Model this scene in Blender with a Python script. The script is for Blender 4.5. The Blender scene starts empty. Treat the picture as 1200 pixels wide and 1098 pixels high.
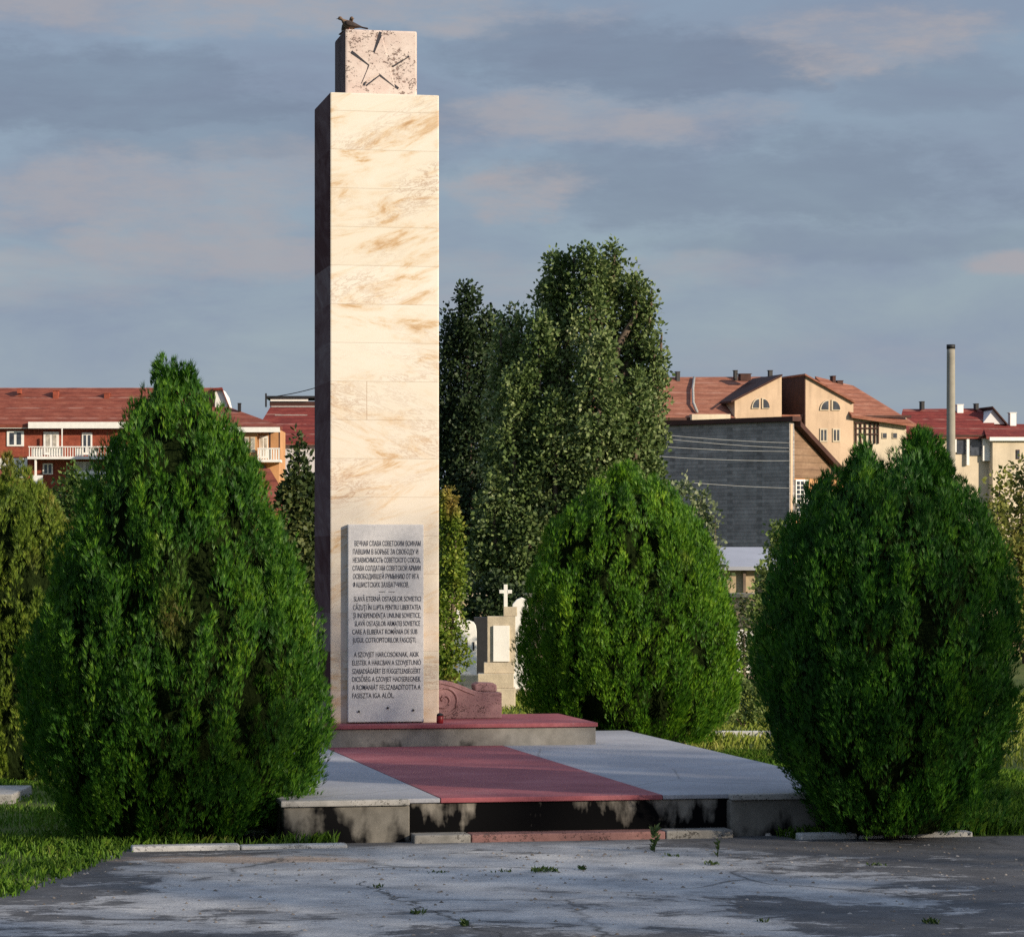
import bpy, math, random
import numpy as np
from mathutils import Vector, Matrix

random.seed(7)
RNG = np.random.default_rng(11)
S = bpy.context.scene
COL = S.collection
FPX, CX, HY, CAMH = 3650.0, 600.0, 655.0, 2.0
SUN_AZ, SUN_EL = math.radians(57), math.radians(17)   # azimuth measured from -Y towards +X
SUN_DIR = Vector((math.sin(SUN_AZ) * math.cos(SUN_EL), -math.cos(SUN_AZ) * math.cos(SUN_EL), math.sin(SUN_EL)))


def W(px, py, Y):
    return Vector(((px - CX) / FPX * Y, Y, CAMH + (HY - py) / FPX * Y))


# ------------------------------------------------------------------ objects
def tag(o, label=None, cat=None, group=None, kind=None):
    if label: o["label"] = label
    if cat: o["category"] = cat
    if group: o["group"] = group
    if kind: o["kind"] = kind
    return o


def thing(name, loc, label, cat, group=None, rz=0.0):
    o = bpy.data.objects.new(name, None)
    o.empty_display_size = 0.2
    o.location = loc
    o.rotation_euler = (0, 0, rz)
    COL.objects.link(o)
    return tag(o, label, cat, group)


def link(name, me, mat, parent=None):
    o = bpy.data.objects.new(name, me)
    COL.objects.link(o)
    if mat: me.materials.append(mat)
    if parent: o.parent = parent
    return o


class MB:
    def __init__(s):
        s.v, s.f, s.sm = [], [], []

    def add(s, vs, fs, smooth=False):
        n = len(s.v)
        s.v += [tuple(v) for v in vs]
        s.f += [tuple(i + n for i in f) for f in fs]
        s.sm += [smooth] * len(fs)
        return s

    def box(s, a, b):
        x0, y0, z0 = a; x1, y1, z1 = b
        return s.add([(x0, y0, z0), (x1, y0, z0), (x1, y1, z0), (x0, y1, z0), (x0, y0, z1), (x1, y0, z1), (x1, y1, z1), (x0, y1, z1)],
                     [(0, 3, 2, 1), (4, 5, 6, 7), (0, 1, 5, 4), (1, 2, 6, 5), (2, 3, 7, 6), (3, 0, 4, 7)])

    def ext(s, poly, d):
        """extrude a 3D polygon by the vector d, closed at both ends"""
        poly = [Vector(p) for p in poly]; d = Vector(d); n = len(poly)
        vs = poly + [p + d for p in poly]
        fs = [tuple(range(n)), tuple(range(2 * n - 1, n - 1, -1))]
        fs += [(i, n + i, n + (i + 1) % n, (i + 1) % n) for i in range(n)]
        return s.add(vs, fs)

    def tube(s, pts, rad, n=8, cap=True):
        pts = [Vector(p) for p in pts]
        vs, fs = [], []
        up = Vector((0.31, 0.17, 0.93)).normalized()
        for i, p in enumerate(pts):
            t = (pts[min(i + 1, len(pts) - 1)] - pts[max(i - 1, 0)]).normalized()
            u = up if abs(t.dot(up)) < 0.95 else Vector((1, 0, 0))
            a = t.cross(u).normalized(); b = t.cross(a).normalized()
            r = rad[i] if isinstance(rad, (list, tuple)) else rad
            for k in range(n):
                an = 2 * math.pi * k / n
                vs.append(p + a * math.cos(an) * r + b * math.sin(an) * r)
        for i in range(len(pts) - 1):
            for k in range(n):
                k2 = (k + 1) % n
                fs.append((i * n + k, i * n + k2, (i + 1) * n + k2, (i + 1) * n + k))
        if cap:
            fs.append(tuple(range(n - 1, -1, -1)))
            fs.append(tuple((len(pts) - 1) * n + k for k in range(n)))
        return s.add(vs, fs, True)

    def lathe(s, c, prof, n=16):
        c = Vector(c)
        return s.tube_prof([(c + Vector((0, 0, z)), r) for r, z in prof], n)

    def tube_prof(s, pr, n):
        vs, fs = [], []
        for p, r in pr:
            for k in range(n):
                a = 2 * math.pi * k / n
                vs.append((p[0] + r * math.cos(a), p[1] + r * math.sin(a), p[2]))
        m = len(pr)
        for i in range(m - 1):
            for k in range(n):
                k2 = (k + 1) % n
                fs.append((i * n + k, i * n + k2, (i + 1) * n + k2, (i + 1) * n + k))
        fs.append(tuple(range(n - 1, -1, -1))); fs.append(tuple((m - 1) * n + k for k in range(n)))
        return s.add(vs, fs, True)

    def build(s, name, mat, parent=None, bevel=0.0, seg=2):
        me = bpy.data.meshes.new(name)
        me.from_pydata(s.v, [], s.f)
        me.polygons.foreach_set("use_smooth", s.sm)
        me.update()
        import bmesh
        bm = bmesh.new(); bm.from_mesh(me)
        bmesh.ops.recalc_face_normals(bm, faces=bm.faces)
        if bevel:
            es = [e for e in bm.edges if len(e.link_faces) == 2 and e.calc_face_angle(0) > 0.5]
            bmesh.ops.bevel(bm, geom=es, offset=bevel, segments=seg, profile=0.6, affect='EDGES', clamp_overlap=True)
        bm.to_mesh(me); bm.free()
        return link(name, me, mat, parent)


def np_mesh(name, V, F, mat, parent=None, smooth=False):
    """V (n,3), F (m,k) all faces with the same number of corners"""
    V = np.asarray(V, dtype=np.float32); F = np.asarray(F, dtype=np.int32)
    me = bpy.data.meshes.new(name)
    me.vertices.add(len(V)); me.vertices.foreach_set("co", V.ravel())
    k = F.shape[1]
    me.loops.add(F.size); me.loops.foreach_set("vertex_index", F.ravel())
    me.polygons.add(len(F))
    me.polygons.foreach_set("loop_start", np.arange(0, F.size, k, dtype=np.int32))
    me.polygons.foreach_set("loop_total", np.full(len(F), k, dtype=np.int32))
    if smooth: me.polygons.foreach_set("use_smooth", np.ones(len(F), dtype=bool))
    me.update(calc_edges=True)
    return link(name, me, mat, parent)


# ------------------------------------------------------------------ materials
class NT:
    def __init__(s, name):
        s.m = bpy.data.materials.new(name); s.m.use_nodes = True
        s.t = s.m.node_tree; s.n = s.t.nodes; s.l = s.t.links
        s.n.clear()
        s.out = s.n.new("ShaderNodeOutputMaterial")

    def node(s, typ, **kw):
        n = s.n.new(typ)
        for k, v in kw.items(): setattr(n, k, v)
        return n

    def set(s, sock, v):
        if isinstance(v, bpy.types.NodeSocket): s.l.new(v, sock)
        elif v is not None:
            if isinstance(v, (tuple, list)) and len(v) == 3 and sock.type == 'RGBA': v = (*v, 1)
            sock.default_value = v

    def obj(s): return s.node("ShaderNodeTexCoord").outputs["Object"]
    def pos(s): return s.node("ShaderNodeNewGeometry").outputs["Position"]
    def island(s): return s.node("ShaderNodeNewGeometry").outputs["Random Per Island"]

    def scale(s, vec, sc, loc=(0, 0, 0), rot=(0, 0, 0)):
        n = s.node("ShaderNodeMapping"); s.l.new(vec, n.inputs[0])
        n.inputs["Scale"].default_value = sc; n.inputs["Location"].default_value = loc; n.inputs["Rotation"].default_value = rot
        return n.outputs[0]

    def noise(s, vec, sc=1, det=4, rough=0.55, dist=0, w=None):
        n = s.node("ShaderNodeTexNoise")
        if w is not None:
            n.noise_dimensions = '4D'; s.set(n.inputs["W"], w)
        s.set(n.inputs["Vector"], vec); s.set(n.inputs["Scale"], sc); s.set(n.inputs["Detail"], det)
        s.set(n.inputs["Roughness"], rough); s.set(n.inputs["Distortion"], dist)
        return n.outputs[0]

    def vor(s, vec, sc=1, feature='F1', out=0):
        n = s.node("ShaderNodeTexVoronoi"); n.feature = feature
        s.set(n.inputs["Vector"], vec); s.set(n.inputs["Scale"], sc)
        return n.outputs[out]

    def ramp(s, fac, *stops, interp='LINEAR'):
        n = s.node("ShaderNodeValToRGB"); s.set(n.inputs[0], fac)
        n.color_ramp.interpolation = interp
        e = n.color_ramp.elements
        while len(e) < len(stops): e.new(0.5)
        for i, (p, c) in enumerate(stops):
            e[i].position = p
            if not isinstance(c, (tuple, list)): c = (c, c, c)
            e[i].color = (*c, 1)
        return n.outputs[0]

    def mix(s, fac, a, b, mode='MIX'):
        n = s.node("ShaderNodeMix"); n.data_type = 'RGBA'; n.blend_type = mode
        s.set(n.inputs[0], fac); s.set(n.inputs[6], a); s.set(n.inputs[7], b)
        return n.outputs[2]

    def math(s, op, a, b=None, c=None, clamp=False):
        n = s.node("ShaderNodeMath"); n.operation = op; n.use_clamp = clamp
        s.set(n.inputs[0], a)
        if b is not None: s.set(n.inputs[1], b)
        if c is not None: s.set(n.inputs[2], c)
        return n.outputs[0]

    def xyz(s, vec):
        n = s.node("ShaderNodeSeparateXYZ"); s.l.new(vec, n.inputs[0]); return n.outputs

    def comb(s, x, y, z):
        n = s.node("ShaderNodeCombineXYZ")
        s.set(n.inputs[0], x); s.set(n.inputs[1], y); s.set(n.inputs[2], z); return n.outputs[0]

    def bump(s, h, st=0.4, d=0.02):
        n = s.node("ShaderNodeBump"); s.set(n.inputs["Height"], h); s.set(n.inputs["Strength"], st); s.set(n.inputs["Distance"], d)
        return n.outputs[0]

    def pbr(s, col, rough=0.8, normal=None, spec=0.3, metal=0.0):
        p = s.node("ShaderNodeBsdfPrincipled")
        s.set(p.inputs["Base Color"], col); s.set(p.inputs["Roughness"], rough)
        s.set(p.inputs["Specular IOR Level"], spec); s.set(p.inputs["Metallic"], metal)
        if normal: s.l.new(normal, p.inputs["Normal"])
        s.l.new(p.outputs[0], s.out.inputs[0])
        return s.m


def plain(name, col, rough=0.8, var=0.25, sc=3.0, bump=0.2, spec=0.3, metal=0.0):
    t = NT(name)
    n = t.noise(t.obj(), sc, 6, 0.6)
    n2 = t.noise(t.obj(), sc * 9, 3, 0.6)
    d = tuple(c * (1 - var) for c in col); u = tuple(min(1, c * (1 + var)) for c in col)
    c = t.ramp(n, (0.3, d), (0.7, u))
    c = t.mix(0.25, c, t.ramp(n2, (0.3, d), (0.7, u)))
    return t.pbr(c, rough, t.bump(n2, bump, 0.01), spec, metal)


def render_wall(name, col):
    """house render with rain streaks and patchy repainting"""
    t = NT(name); o = t.obj()
    st = t.noise(t.scale(o, (1.6, 1.6, 0.14)), 1.3, 6, 0.65); pa = t.noise(o, 0.35, 5, 0.6); sp = t.noise(o, 6.0, 3, 0.7)
    c = t.ramp(pa, (0.3, tuple(v * .84 for v in col)), (0.7, tuple(min(1, v * 1.12) for v in col)))
    c = t.mix(t.ramp(st, (0.5, 0.0), (0.72, 0.45)), c, tuple(v * .5 for v in col))
    c = t.mix(t.ramp(sp, (0.5, 0.0), (0.75, 0.25)), c, tuple(v * .6 for v in col))
    return t.pbr(c, 0.9, t.bump(sp, 0.2, 0.01), 0.15)


def leaf_mat(name, stops, trans=0.3, patch=0.9, patch_col=None, patch_lo=0.55):
    t = NT(name)
    isl = t.island()
    p = t.noise(t.scale(t.pos(), (1, 1, .55)), patch * 3.0, 4, 0.65)
    f = t.math('ADD', t.math('MULTIPLY', isl, 0.5), t.math('MULTIPLY', t.math('SUBTRACT', p, 0.36), 1.7), clamp=True)
    c = t.ramp(f, *stops)
    if patch_col:
        p2 = t.noise(t.scale(t.pos(), (1, 1, 0.6), (3.1, 1.7, 0)), patch * 1.3, 2, 0.5)
        c = t.mix(t.ramp(p2, (patch_lo, 0.0), (patch_lo + 0.15, 0.85)), c, patch_col)
    b = t.node("ShaderNodeBsdfPrincipled"); t.set(b.inputs["Base Color"], c); t.set(b.inputs["Roughness"], 0.55); t.set(b.inputs["Specular IOR Level"], 0.25)
    tr = t.node("ShaderNodeBsdfTranslucent"); t.set(tr.inputs[0], c)
    mx = t.node("ShaderNodeMixShader"); mx.inputs[0].default_value = trans
    t.l.new(b.outputs[0], mx.inputs[1]); t.l.new(tr.outputs[0], mx.inputs[2]); t.l.new(mx.outputs[0], t.out.inputs[0])
    return t.m


def marble_mat():
    t = NT("veined_marble")
    o = t.obj(); x, y, z = t.xyz(o)
    ch = 0.352
    k = t.math('FLOOR', t.math('DIVIDE', t.math('SUBTRACT', z, 0.10), ch))
    kz = t.math('FRACT', t.math('DIVIDE', t.math('SUBTRACT', z, 0.10), ch))
    # every second course is one slab tall pair: shift vein field per pair of slabs
    pair = t.math('FLOOR', t.math('DIVIDE', k, 2.0))
    wn = t.node("ShaderNodeTexWhiteNoise"); wn.noise_dimensions = '1D'; t.set(wn.inputs["W"], t.math('ADD', pair, 3.7)); r = wn.outputs[0]
    wn2 = t.node("ShaderNodeTexWhiteNoise"); wn2.noise_dimensions = '1D'; t.set(wn2.inputs["W"], t.math('ADD', k, 17.3)); r2 = wn2.outputs[0]
    h = t.math('ADD', x, y)
    sl = t.math('MULTIPLY', t.math('SUBTRACT', r, 0.35), 0.9)          # slant of the veins per slab
    q = t.comb(t.math('MULTIPLY', h, 0.8), t.math('MULTIPLY', r, 9.0), t.math('SUBTRACT', t.math('MULTIPLY', z, 2.6), t.math('MULTIPLY', h, t.math('MULTIPLY', sl, 2.4))))
    n1 = t.noise(q, 2.0, 9, 0.68, 1.1, w=t.math('MULTIPLY', pair, 1.9))
    n2 = t.noise(q, 5.2, 9, 0.72, 1.0, w=t.math('MULTIPLY', pair, 3.1))
    c = t.ramp(n1, (0.30, (0.42, 0.27, 0.14)), (0.37, (0.55, 0.41, 0.26)), (0.43, (0.645, 0.57, 0.46)), (0.50, (0.675, 0.64, 0.56)), (0.75, (0.70, 0.68, 0.625)))
    vein = t.ramp(t.math('ABSOLUTE', t.math('SUBTRACT', n2, 0.5)), (0.0, 1.0), (0.012, 0.75), (0.032, 0.0))
    msk = t.ramp(t.noise(q, 0.9, 3, 0.5, w=t.math('MULTIPLY', pair, 5.3)), (0.48, 0.0), (0.64, 0.75))
    c = t.mix(t.math('MULTIPLY', vein, msk), c, (0.36, 0.24, 0.17))
    # slabs lower down are more honey-coloured, each with a tint of its own
    low = t.ramp(z, (0.0, 0.0), (1.0, 0.0))
    warm = t.math('MULTIPLY', t.math('SUBTRACT', 4.2, z), 0.22, clamp=True)
    c = t.mix(t.math('MULTIPLY', warm, t.math('ADD', 0.25, t.math('MULTIPLY', r2, 0.75))), c, t.mix(0.6, c, (0.52, 0.33, 0.21)))
    c = t.mix(1.0, c, t.ramp(r2, (0.0, (0.93, 0.90, 0.85)), (1.0, (1.0, 1.0, 1.0))), 'MULTIPLY')
    joint = t.math('LESS_THAN', t.math('ABSOLUTE', t.math('SUBTRACT', kz, 0.5)), 0.489)
    c = t.mix(t.math('MULTIPLY', t.math('SUBTRACT', 1.0, joint), 0.32), c, (0.30, 0.22, 0.15))
    # one slab in a course is made of two pieces
    two = t.math('MULTIPLY', t.math('COMPARE', k, 9.0, 0.1), t.math('COMPARE', x, 0.335, 0.005))
    c = t.mix(t.math('MULTIPLY', two, 0.5), c, (0.35, 0.25, 0.17))
    # grime low on the shaft
    g = t.noise(t.scale(o, (4, 4, 0.7)), 1.6, 6, 0.65)
    c = t.mix(t.math('MULTIPLY', t.ramp(g, (0.5, 0.0), (0.75, 1.0)), t.math('MULTIPLY', t.math('SUBTRACT', 2.2, z), 0.28, clamp=True)), c, (0.26, 0.20, 0.16))
    # left side: shade painted in as darker mauve-brown slab colours
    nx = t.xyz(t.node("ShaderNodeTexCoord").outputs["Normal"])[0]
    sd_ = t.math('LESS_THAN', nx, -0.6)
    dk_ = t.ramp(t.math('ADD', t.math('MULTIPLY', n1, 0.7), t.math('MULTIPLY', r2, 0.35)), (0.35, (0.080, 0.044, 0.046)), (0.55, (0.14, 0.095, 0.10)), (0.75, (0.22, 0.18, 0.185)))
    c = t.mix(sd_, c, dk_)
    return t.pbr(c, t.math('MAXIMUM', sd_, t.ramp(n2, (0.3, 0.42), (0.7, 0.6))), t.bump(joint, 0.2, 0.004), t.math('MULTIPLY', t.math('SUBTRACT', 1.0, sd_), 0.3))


def pitted_mat(name, c0, c1, pit, sc=1.0, amt=1.0, side=None):
    t = NT(name); o = t.obj()
    n = t.noise(o, 5 * sc, 6, 0.6)
    c = t.ramp(n, (0.3, c0), (0.7, c1))
    v = t.noise(t.scale(o, (1, 1, 1.5)), 26 * sc, 4, 0.75, 0.4)
    m = t.noise(o, 3.2 * sc, 3, 0.6)
    hole = t.ramp(t.math('ADD', v, t.math('MULTIPLY', t.math('SUBTRACT', m, 0.5), 0.5)), (0.60, 0.0), (0.66, 1.0))
    c = t.mix(t.math('MULTIPLY', hole, 0.85 * amt), c, pit)
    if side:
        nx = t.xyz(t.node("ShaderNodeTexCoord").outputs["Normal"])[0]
        c = t.mix(t.math('LESS_THAN', nx, -0.6), c, t.ramp(n, (0.3, side), (0.7, tuple(v * 1.8 for v in side))))  # left-facing side painted darker to deepen its shade
    return t.pbr(c, 0.85, t.bump(t.math('SUBTRACT', 1.0, hole), 0.8, 0.02), 0.2)


def concrete_stained(name, base, dark, scale=1.0, thr=0.5, streak=True):
    """concrete with black weathering that hangs down in tapering tongues"""
    t = NT(name); o = t.obj(); x, y, z = t.xyz(o)
    n = t.noise(o, 6, 7, 0.65)
    c = t.ramp(n, (0.3, tuple(v * 0.7 for v in base)), (0.7, tuple(v * 1.25 for v in base)))
    f = t.noise(t.comb(t.math('MULTIPLY', x, 2.4 * scale), y, t.math('MULTIPLY', z, 1.1)), 1.25, 4, 0.55, 0.2)
    f2 = t.noise(o, 14, 4, 0.6)
    m = t.math('ADD', f, t.math('MULTIPLY', t.math('SUBTRACT', f2, 0.5), 0.12))
    m = t.math('ADD', m, t.math('MULTIPLY', t.math('SUBTRACT', 0.15, z), 0.55))
    c = t.mix(t.ramp(m, (thr - 0.05, 0.0), (thr + 0.06, 1.0)), c, dark)
    return t.pbr(c, 0.95, t.bump(n, 0.4, 0.01), 0.04)


def painted_red():
    t = NT("faded_red_paint"); o = t.obj()
    n = t.noise(t.scale(o, (1.0, 1.6, 1)), 1.4, 7, 0.62); n2 = t.noise(o, 30, 5, 0.7)
    c = t.ramp(n, (0.3, (0.20, 0.050, 0.062)), (0.55, (0.28, 0.082, 0.095)), (0.75, (0.35, 0.135, 0.145)))
    c = t.mix(t.ramp(n2, (0.45, 0.0), (0.75, 0.6)), c, (0.16, 0.05, 0.06))
    c = t.mix(t.ramp(t.noise(o, 9, 6, 0.75), (0.66, 0.0), (0.74, 0.5)), c, (0.33, 0.27, 0.27))
    return t.pbr(c, 0.8, t.bump(n2, 0.3, 0.006), 0.25)


def platform_grey():
    t = NT("grey_screed"); o = t.obj()
    n = t.noise(o, 1.1, 7, 0.6); n2 = t.noise(o, 45, 4, 0.75)
    c = t.ramp(n, (0.3, (0.25, 0.255, 0.28)), (0.7, (0.38, 0.39, 0.42)))
    c = t.mix(t.ramp(n2, (0.42, 0.0), (0.7, 0.5)), c, (0.17, 0.17, 0.19))
    cr = t.vor(t.mix(0.12, o, t.node("ShaderNodeTexNoise").outputs[1]), 0.55, 'DISTANCE_TO_EDGE')
    c = t.mix(t.ramp(cr, (0.0, 0.5), (0.008, 0.0)), c, (0.1, 0.1, 0.1))
    return t.pbr(c, 0.85, t.bump(n2, 0.3, 0.005), 0.25)


def road_mat():
    t = NT("worn_asphalt"); o = t.obj(); x, y, z = t.xyz(o)
    big = t.noise(t.scale(o, (0.42, 0.6, 1), (4.3, 1.2, 0)), 1.1, 9, 0.66, 0.6)
    mid = t.noise(t.scale(o, (0.9, 1.2, 1)), 3.1, 10, 0.76, 0.5)
    fine = t.noise(o, 60, 3, 0.8)
    m = t.math('ADD', t.math('MULTIPLY', big, 0.75), t.math('MULTIPLY', mid, 0.45))
    # the bare concrete patch lies in the middle of the forecourt, asphalt round it
    dx = t.math('DIVIDE', t.math('ADD', x, 0.35), 2.6); dy = t.math('DIVIDE', t.math('SUBTRACT', y, 19.3), 2.7)
    rr = t.math('SQRT', t.math('ADD', t.math('MULTIPLY', dx, dx), t.math('MULTIPLY', dy, dy)))
    m = t.math('ADD', m, t.math('MULTIPLY', t.math('SUBTRACT', 0.85, rr), 0.20))
    light = t.ramp(t.noise(o, 2.2, 7, 0.7), (0.3, (0.24, 0.245, 0.255)), (0.5, (0.42, 0.425, 0.435)), (0.72, (0.62, 0.61, 0.59)))
    dark = t.ramp(t.noise(o, 3.5, 7, 0.7), (0.3, (0.05, 0.05, 0.054)), (0.7, (0.125, 0.125, 0.13)))
    c = t.mix(t.ramp(m, (0.555, 0.0), (0.585, 0.6), (0.62, 0.8), (0.74, 1.0)), dark, light)
    # sandy smear
    sx = t.math('DIVIDE', t.math('ADD', x, 1.75), 1.0); sy = t.math('DIVIDE', t.math('SUBTRACT', y, 20.75), 0.28)
    sr = t.math('ADD', t.math('SQRT', t.math('ADD', t.math('MULTIPLY', sx, sx), t.math('MULTIPLY', sy, sy))), t.math('MULTIPLY', t.math('SUBTRACT', mid, 0.5), 2.4))
    c = t.mix(t.ramp(sr, (0.5, 0.8), (1.1, 0.0)), c, (0.40, 0.29, 0.21))
    c = t.mix(t.ramp(fine, (0.40, 0.6), (0.6, 0.0)), c, t.mix(0.65, c, (0.03, 0.03, 0.03)))
    pit = t.noise(t.scale(o, (1, 0.8, 1)), 17, 5, 0.7)
    c = t.mix(t.ramp(pit, (0.63, 0.0), (0.68, 0.75)), c, (0.05, 0.05, 0.05))
    c = t.mix(t.ramp(t.noise(t.scale(o, (1, 1, 1), (7, 3, 0)), 23, 4, 0.7), (0.66, 0.0), (0.71, 0.6)), c, (0.55, 0.53, 0.50))
    # swept dirt along the far kerb line
    eg = t.math('SUBTRACT', t.math('SUBTRACT', y, t.math('MULTIPLY', x, 0.197)), 21.65)
    c = t.mix(t.ramp(t.math('ADD', eg, t.math('MULTIPLY', t.math('SUBTRACT', mid, 0.5), 1.2)), (0.0, 0.0), (0.45, 0.8)), c, dark)
    wob = t.node("ShaderNodeTexNoise"); t.set(wob.inputs["Vector"], o); wob.inputs["Scale"].default_value = 1.6; wob.inputs["Detail"].default_value = 5
    va = t.node("ShaderNodeVectorMath"); va.operation = 'MULTIPLY_ADD'
    t.l.new(wob.outputs[1], va.inputs[0]); va.inputs[1].default_value = (0.6, 0.6, 0.6); t.l.new(o, va.inputs[2])
    cr = t.vor(va.outputs[0], 0.42, 'DISTANCE_TO_EDGE')
    cm = t.math('MULTIPLY', t.ramp(cr, (0.0, 1.0), (0.014, 0.0)), t.ramp(t.noise(o, 0.6, 2, 0.5), (0.42, 0.0), (0.55, 1.0)))
    c = t.mix(t.math('MULTIPLY', cm, 0.8), c, (0.03, 0.03, 0.03))
    ux, uy = 0.302, -0.953
    al = t.math('ADD', t.math('MULTIPLY', t.math('ADD', x, 0.981), ux), t.math('MULTIPLY', t.math('SUBTRACT', y, 19.36), uy))
    pe = t.math('SUBTRACT', t.math('MULTIPLY', t.math('ADD', x, 0.981), -uy), t.math('MULTIPLY', t.math('SUBTRACT', y, 19.36), -ux))
    wb = t.math('MULTIPLY', t.math('SUBTRACT', t.noise(o, 2.6, 6, 0.7), 0.5), 0.55)
    ln = t.ramp(t.math('ABSOLUTE', t.math('ADD', pe, wb)), (0.0, 1.0), (0.010, 0.9), (0.022, 0.0))
    ends = t.math('MULTIPLY', t.math('GREATER_THAN', al, 0.0), t.math('LESS_THAN', al, 3.6))
    c = t.mix(t.math('MULTIPLY', t.math('MULTIPLY', ln, ends), 0.9), c, (0.025, 0.025, 0.022))
    hgt = t.math('ADD', t.math('MULTIPLY', fine, 0.5), t.math('MULTIPLY', mid, 1.2))
    return t.pbr(c, 0.85, t.bump(hgt, 0.5, 0.012), 0.3)


def ground_mat():
    t = NT("lawn_soil"); o = t.pos()
    n = t.noise(o, 0.5, 6, 0.65); n2 = t.noise(o, 9, 5, 0.7)
    c = t.ramp(n, (0.3, (0.045, 0.075, 0.018)), (0.5, (0.085, 0.115, 0.028)), (0.7, (0.14, 0.15, 0.045)))
    c = t.mix(t.ramp(n2, (0.45, 0.0), (0.75, 0.6)), c, (0.07, 0.055, 0.03))
    return t.pbr(c, 0.95, t.bump(n2, 0.7, 0.05), 0.1)


def tile_mat(name, c0, c1, c2, course=0.35, pale=0.3):
    t = NT(name); o = t.obj(); x, y, z = t.xyz(o)
    n = t.noise(t.scale(o, (0.5, 0.5, 2.2)), 1.5, 7, 0.7); n2 = t.noise(o, 7.0, 3, 0.7)
    c = t.ramp(n, (0.3, c0), (0.52, c1), (0.75, c2))
    c = t.mix(t.ramp(n2, (0.4, 0.0), (0.7, 0.5)), c, c0)
    st = t.math('FRACT', t.math('DIVIDE', z, course))
    c = t.mix(t.ramp(st, (0.0, 0.6), (0.22, 0.0)), c, tuple(v * 0.45 for v in c0))
    # a few pale mortared courses
    big = t.math('FRACT', t.math('ADD', t.math('DIVIDE', z, course * 2.6), t.math('MULTIPLY', t.noise(t.scale(o, (0.03, 0.03, 0)), 1, 1), 0.5)))
    c = t.mix(t.math('MULTIPLY', t.ramp(big, (0.0, pale), (0.10, pale), (0.14, 0.0)), t.ramp(t.noise(o, 0.8, 3), (0.4, 0.0), (0.6, 1.0))), c, (0.42, 0.27, 0.22))
    return t.pbr(c, 0.85, t.bump(st, 0.4, 0.05), 0.2)


def brick_mat(name, c0, c1, mortar, sc=4.0):
    t = NT(name); o = t.obj(); x, y, z = t.xyz(o)
    b = t.node("ShaderNodeTexBrick"); t.l.new(t.comb(t.math('ADD', x, y), z, 0.0), b.inputs[0])
    t.set(b.inputs["Color1"], c0); t.set(b.inputs["Color2"], c1); t.set(b.inputs["Mortar"], mortar)
    b.inputs["Scale"].default_value = sc; b.inputs["Mortar Size"].default_value = 0.025
    n = t.noise(o, 1.2, 7, 0.65)
    sp = t.noise(o, 3.2, 6, 0.8)
    c = t.mix(1.0, b.outputs[0], t.ramp(sp, (0.3, 0.55), (0.7, 1.5)), 'MULTIPLY')
    c = t.mix(0.4, c, t.ramp(n, (0.3, tuple(v * 0.6 for v in c0)), (0.7, tuple(v * 1.4 for v in c1))))
    return t.pbr(c, 0.9, None, 0.15)


def glass_mat(name, col, rough=0.15):
    t = NT(name)
    return t.pbr(t.ramp(t.noise(t.obj(), 2.0, 2), (0.4, col), (0.6, tuple(min(1, c * 1.8) for c in col))), rough, None, 0.6)


M = {}
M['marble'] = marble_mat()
M['cap'] = pitted_mat("travertine", (0.50, 0.40, 0.36), (0.62, 0.54, 0.49), (0.14, 0.06, 0.045), 1.25, 0.8, (0.07, 0.045, 0.045))  # last colour is the shade painted on the cap's left face
M['plaque'] = plain("speckled_grey_stone", (0.56, 0.555, 0.56), 0.7, 0.14, 30, 0.15)
M['ink'] = plain("dark_letters_and_star_shade", (0.035, 0.035, 0.045), 0.8, 0.3, 40, 0)
M['scroll'] = pitted_mat("mauve_artificial_stone", (0.20, 0.11, 0.12), (0.30, 0.18, 0.185), (0.07, 0.03, 0.035), 2.0, 0.8)
M['red'] = painted_red()
M['screed'] = platform_grey()
M['face'] = concrete_stained("weathered_concrete", (0.165, 0.155, 0.135), (0.006, 0.006, 0.0065), 1.0, 0.525)
M['stair'] = concrete_stained("blackened_concrete", (0.20, 0.185, 0.16), (0.004, 0.004, 0.0045), 1.35, 0.40)
M['pedside'] = concrete_stained("pedestal_concrete", (0.23, 0.22, 0.20), (0.006, 0.006, 0.006), 0.9, 0.56)
M['lip'] = pitted_mat("pale_concrete_edge", (0.24, 0.235, 0.22), (0.40, 0.385, 0.36), (0.08, 0.075, 0.065), 1.4, 0.8)
M['step'] = pitted_mat("worn_red_step", (0.15, 0.075, 0.07), (0.24, 0.13, 0.12), (0.09, 0.08, 0.075), 1.6, 0.9)
M['stepend'] = pitted_mat("worn_grey_step", (0.15, 0.145, 0.135), (0.27, 0.26, 0.24), (0.06, 0.055, 0.05), 1.6, 0.9)
M['kerb'] = pitted_mat("whitewashed_kerb", (0.34, 0.34, 0.33), (0.62, 0.61, 0.59), (0.16, 0.15, 0.13), 1.2, 0.45)
M['road'] = road_mat()
M['ground'] = ground_mat()
M['bark'] = plain("rough_bark", (0.10, 0.075, 0.055), 0.95, 0.4, 9, 0.8)
M['twig'] = plain("dark_twigs", (0.07, 0.05, 0.035), 0.95, 0.4, 9, 0.8)
G = dict
M['thuja'] = leaf_mat("thuja_green", [(0.0, (0.010, 0.045, 0.006)), (0.45, (0.030, 0.105, 0.008)), (0.8, (0.10, 0.225, 0.012)), (1.0, (0.20, 0.32, 0.02))], 0.27, 1.5, (0.09, 0.07, 0.02), 0.70)
M['thuja_right'] = leaf_mat("thuja_deep_green", [(0.0, (0.009, 0.042, 0.007)), (0.5, (0.025, 0.10, 0.009)), (0.85, (0.085, 0.215, 0.012)), (1.0, (0.16, 0.29, 0.02))], 0.27, 1.5, (0.08, 0.065, 0.02), 0.71)
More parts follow.
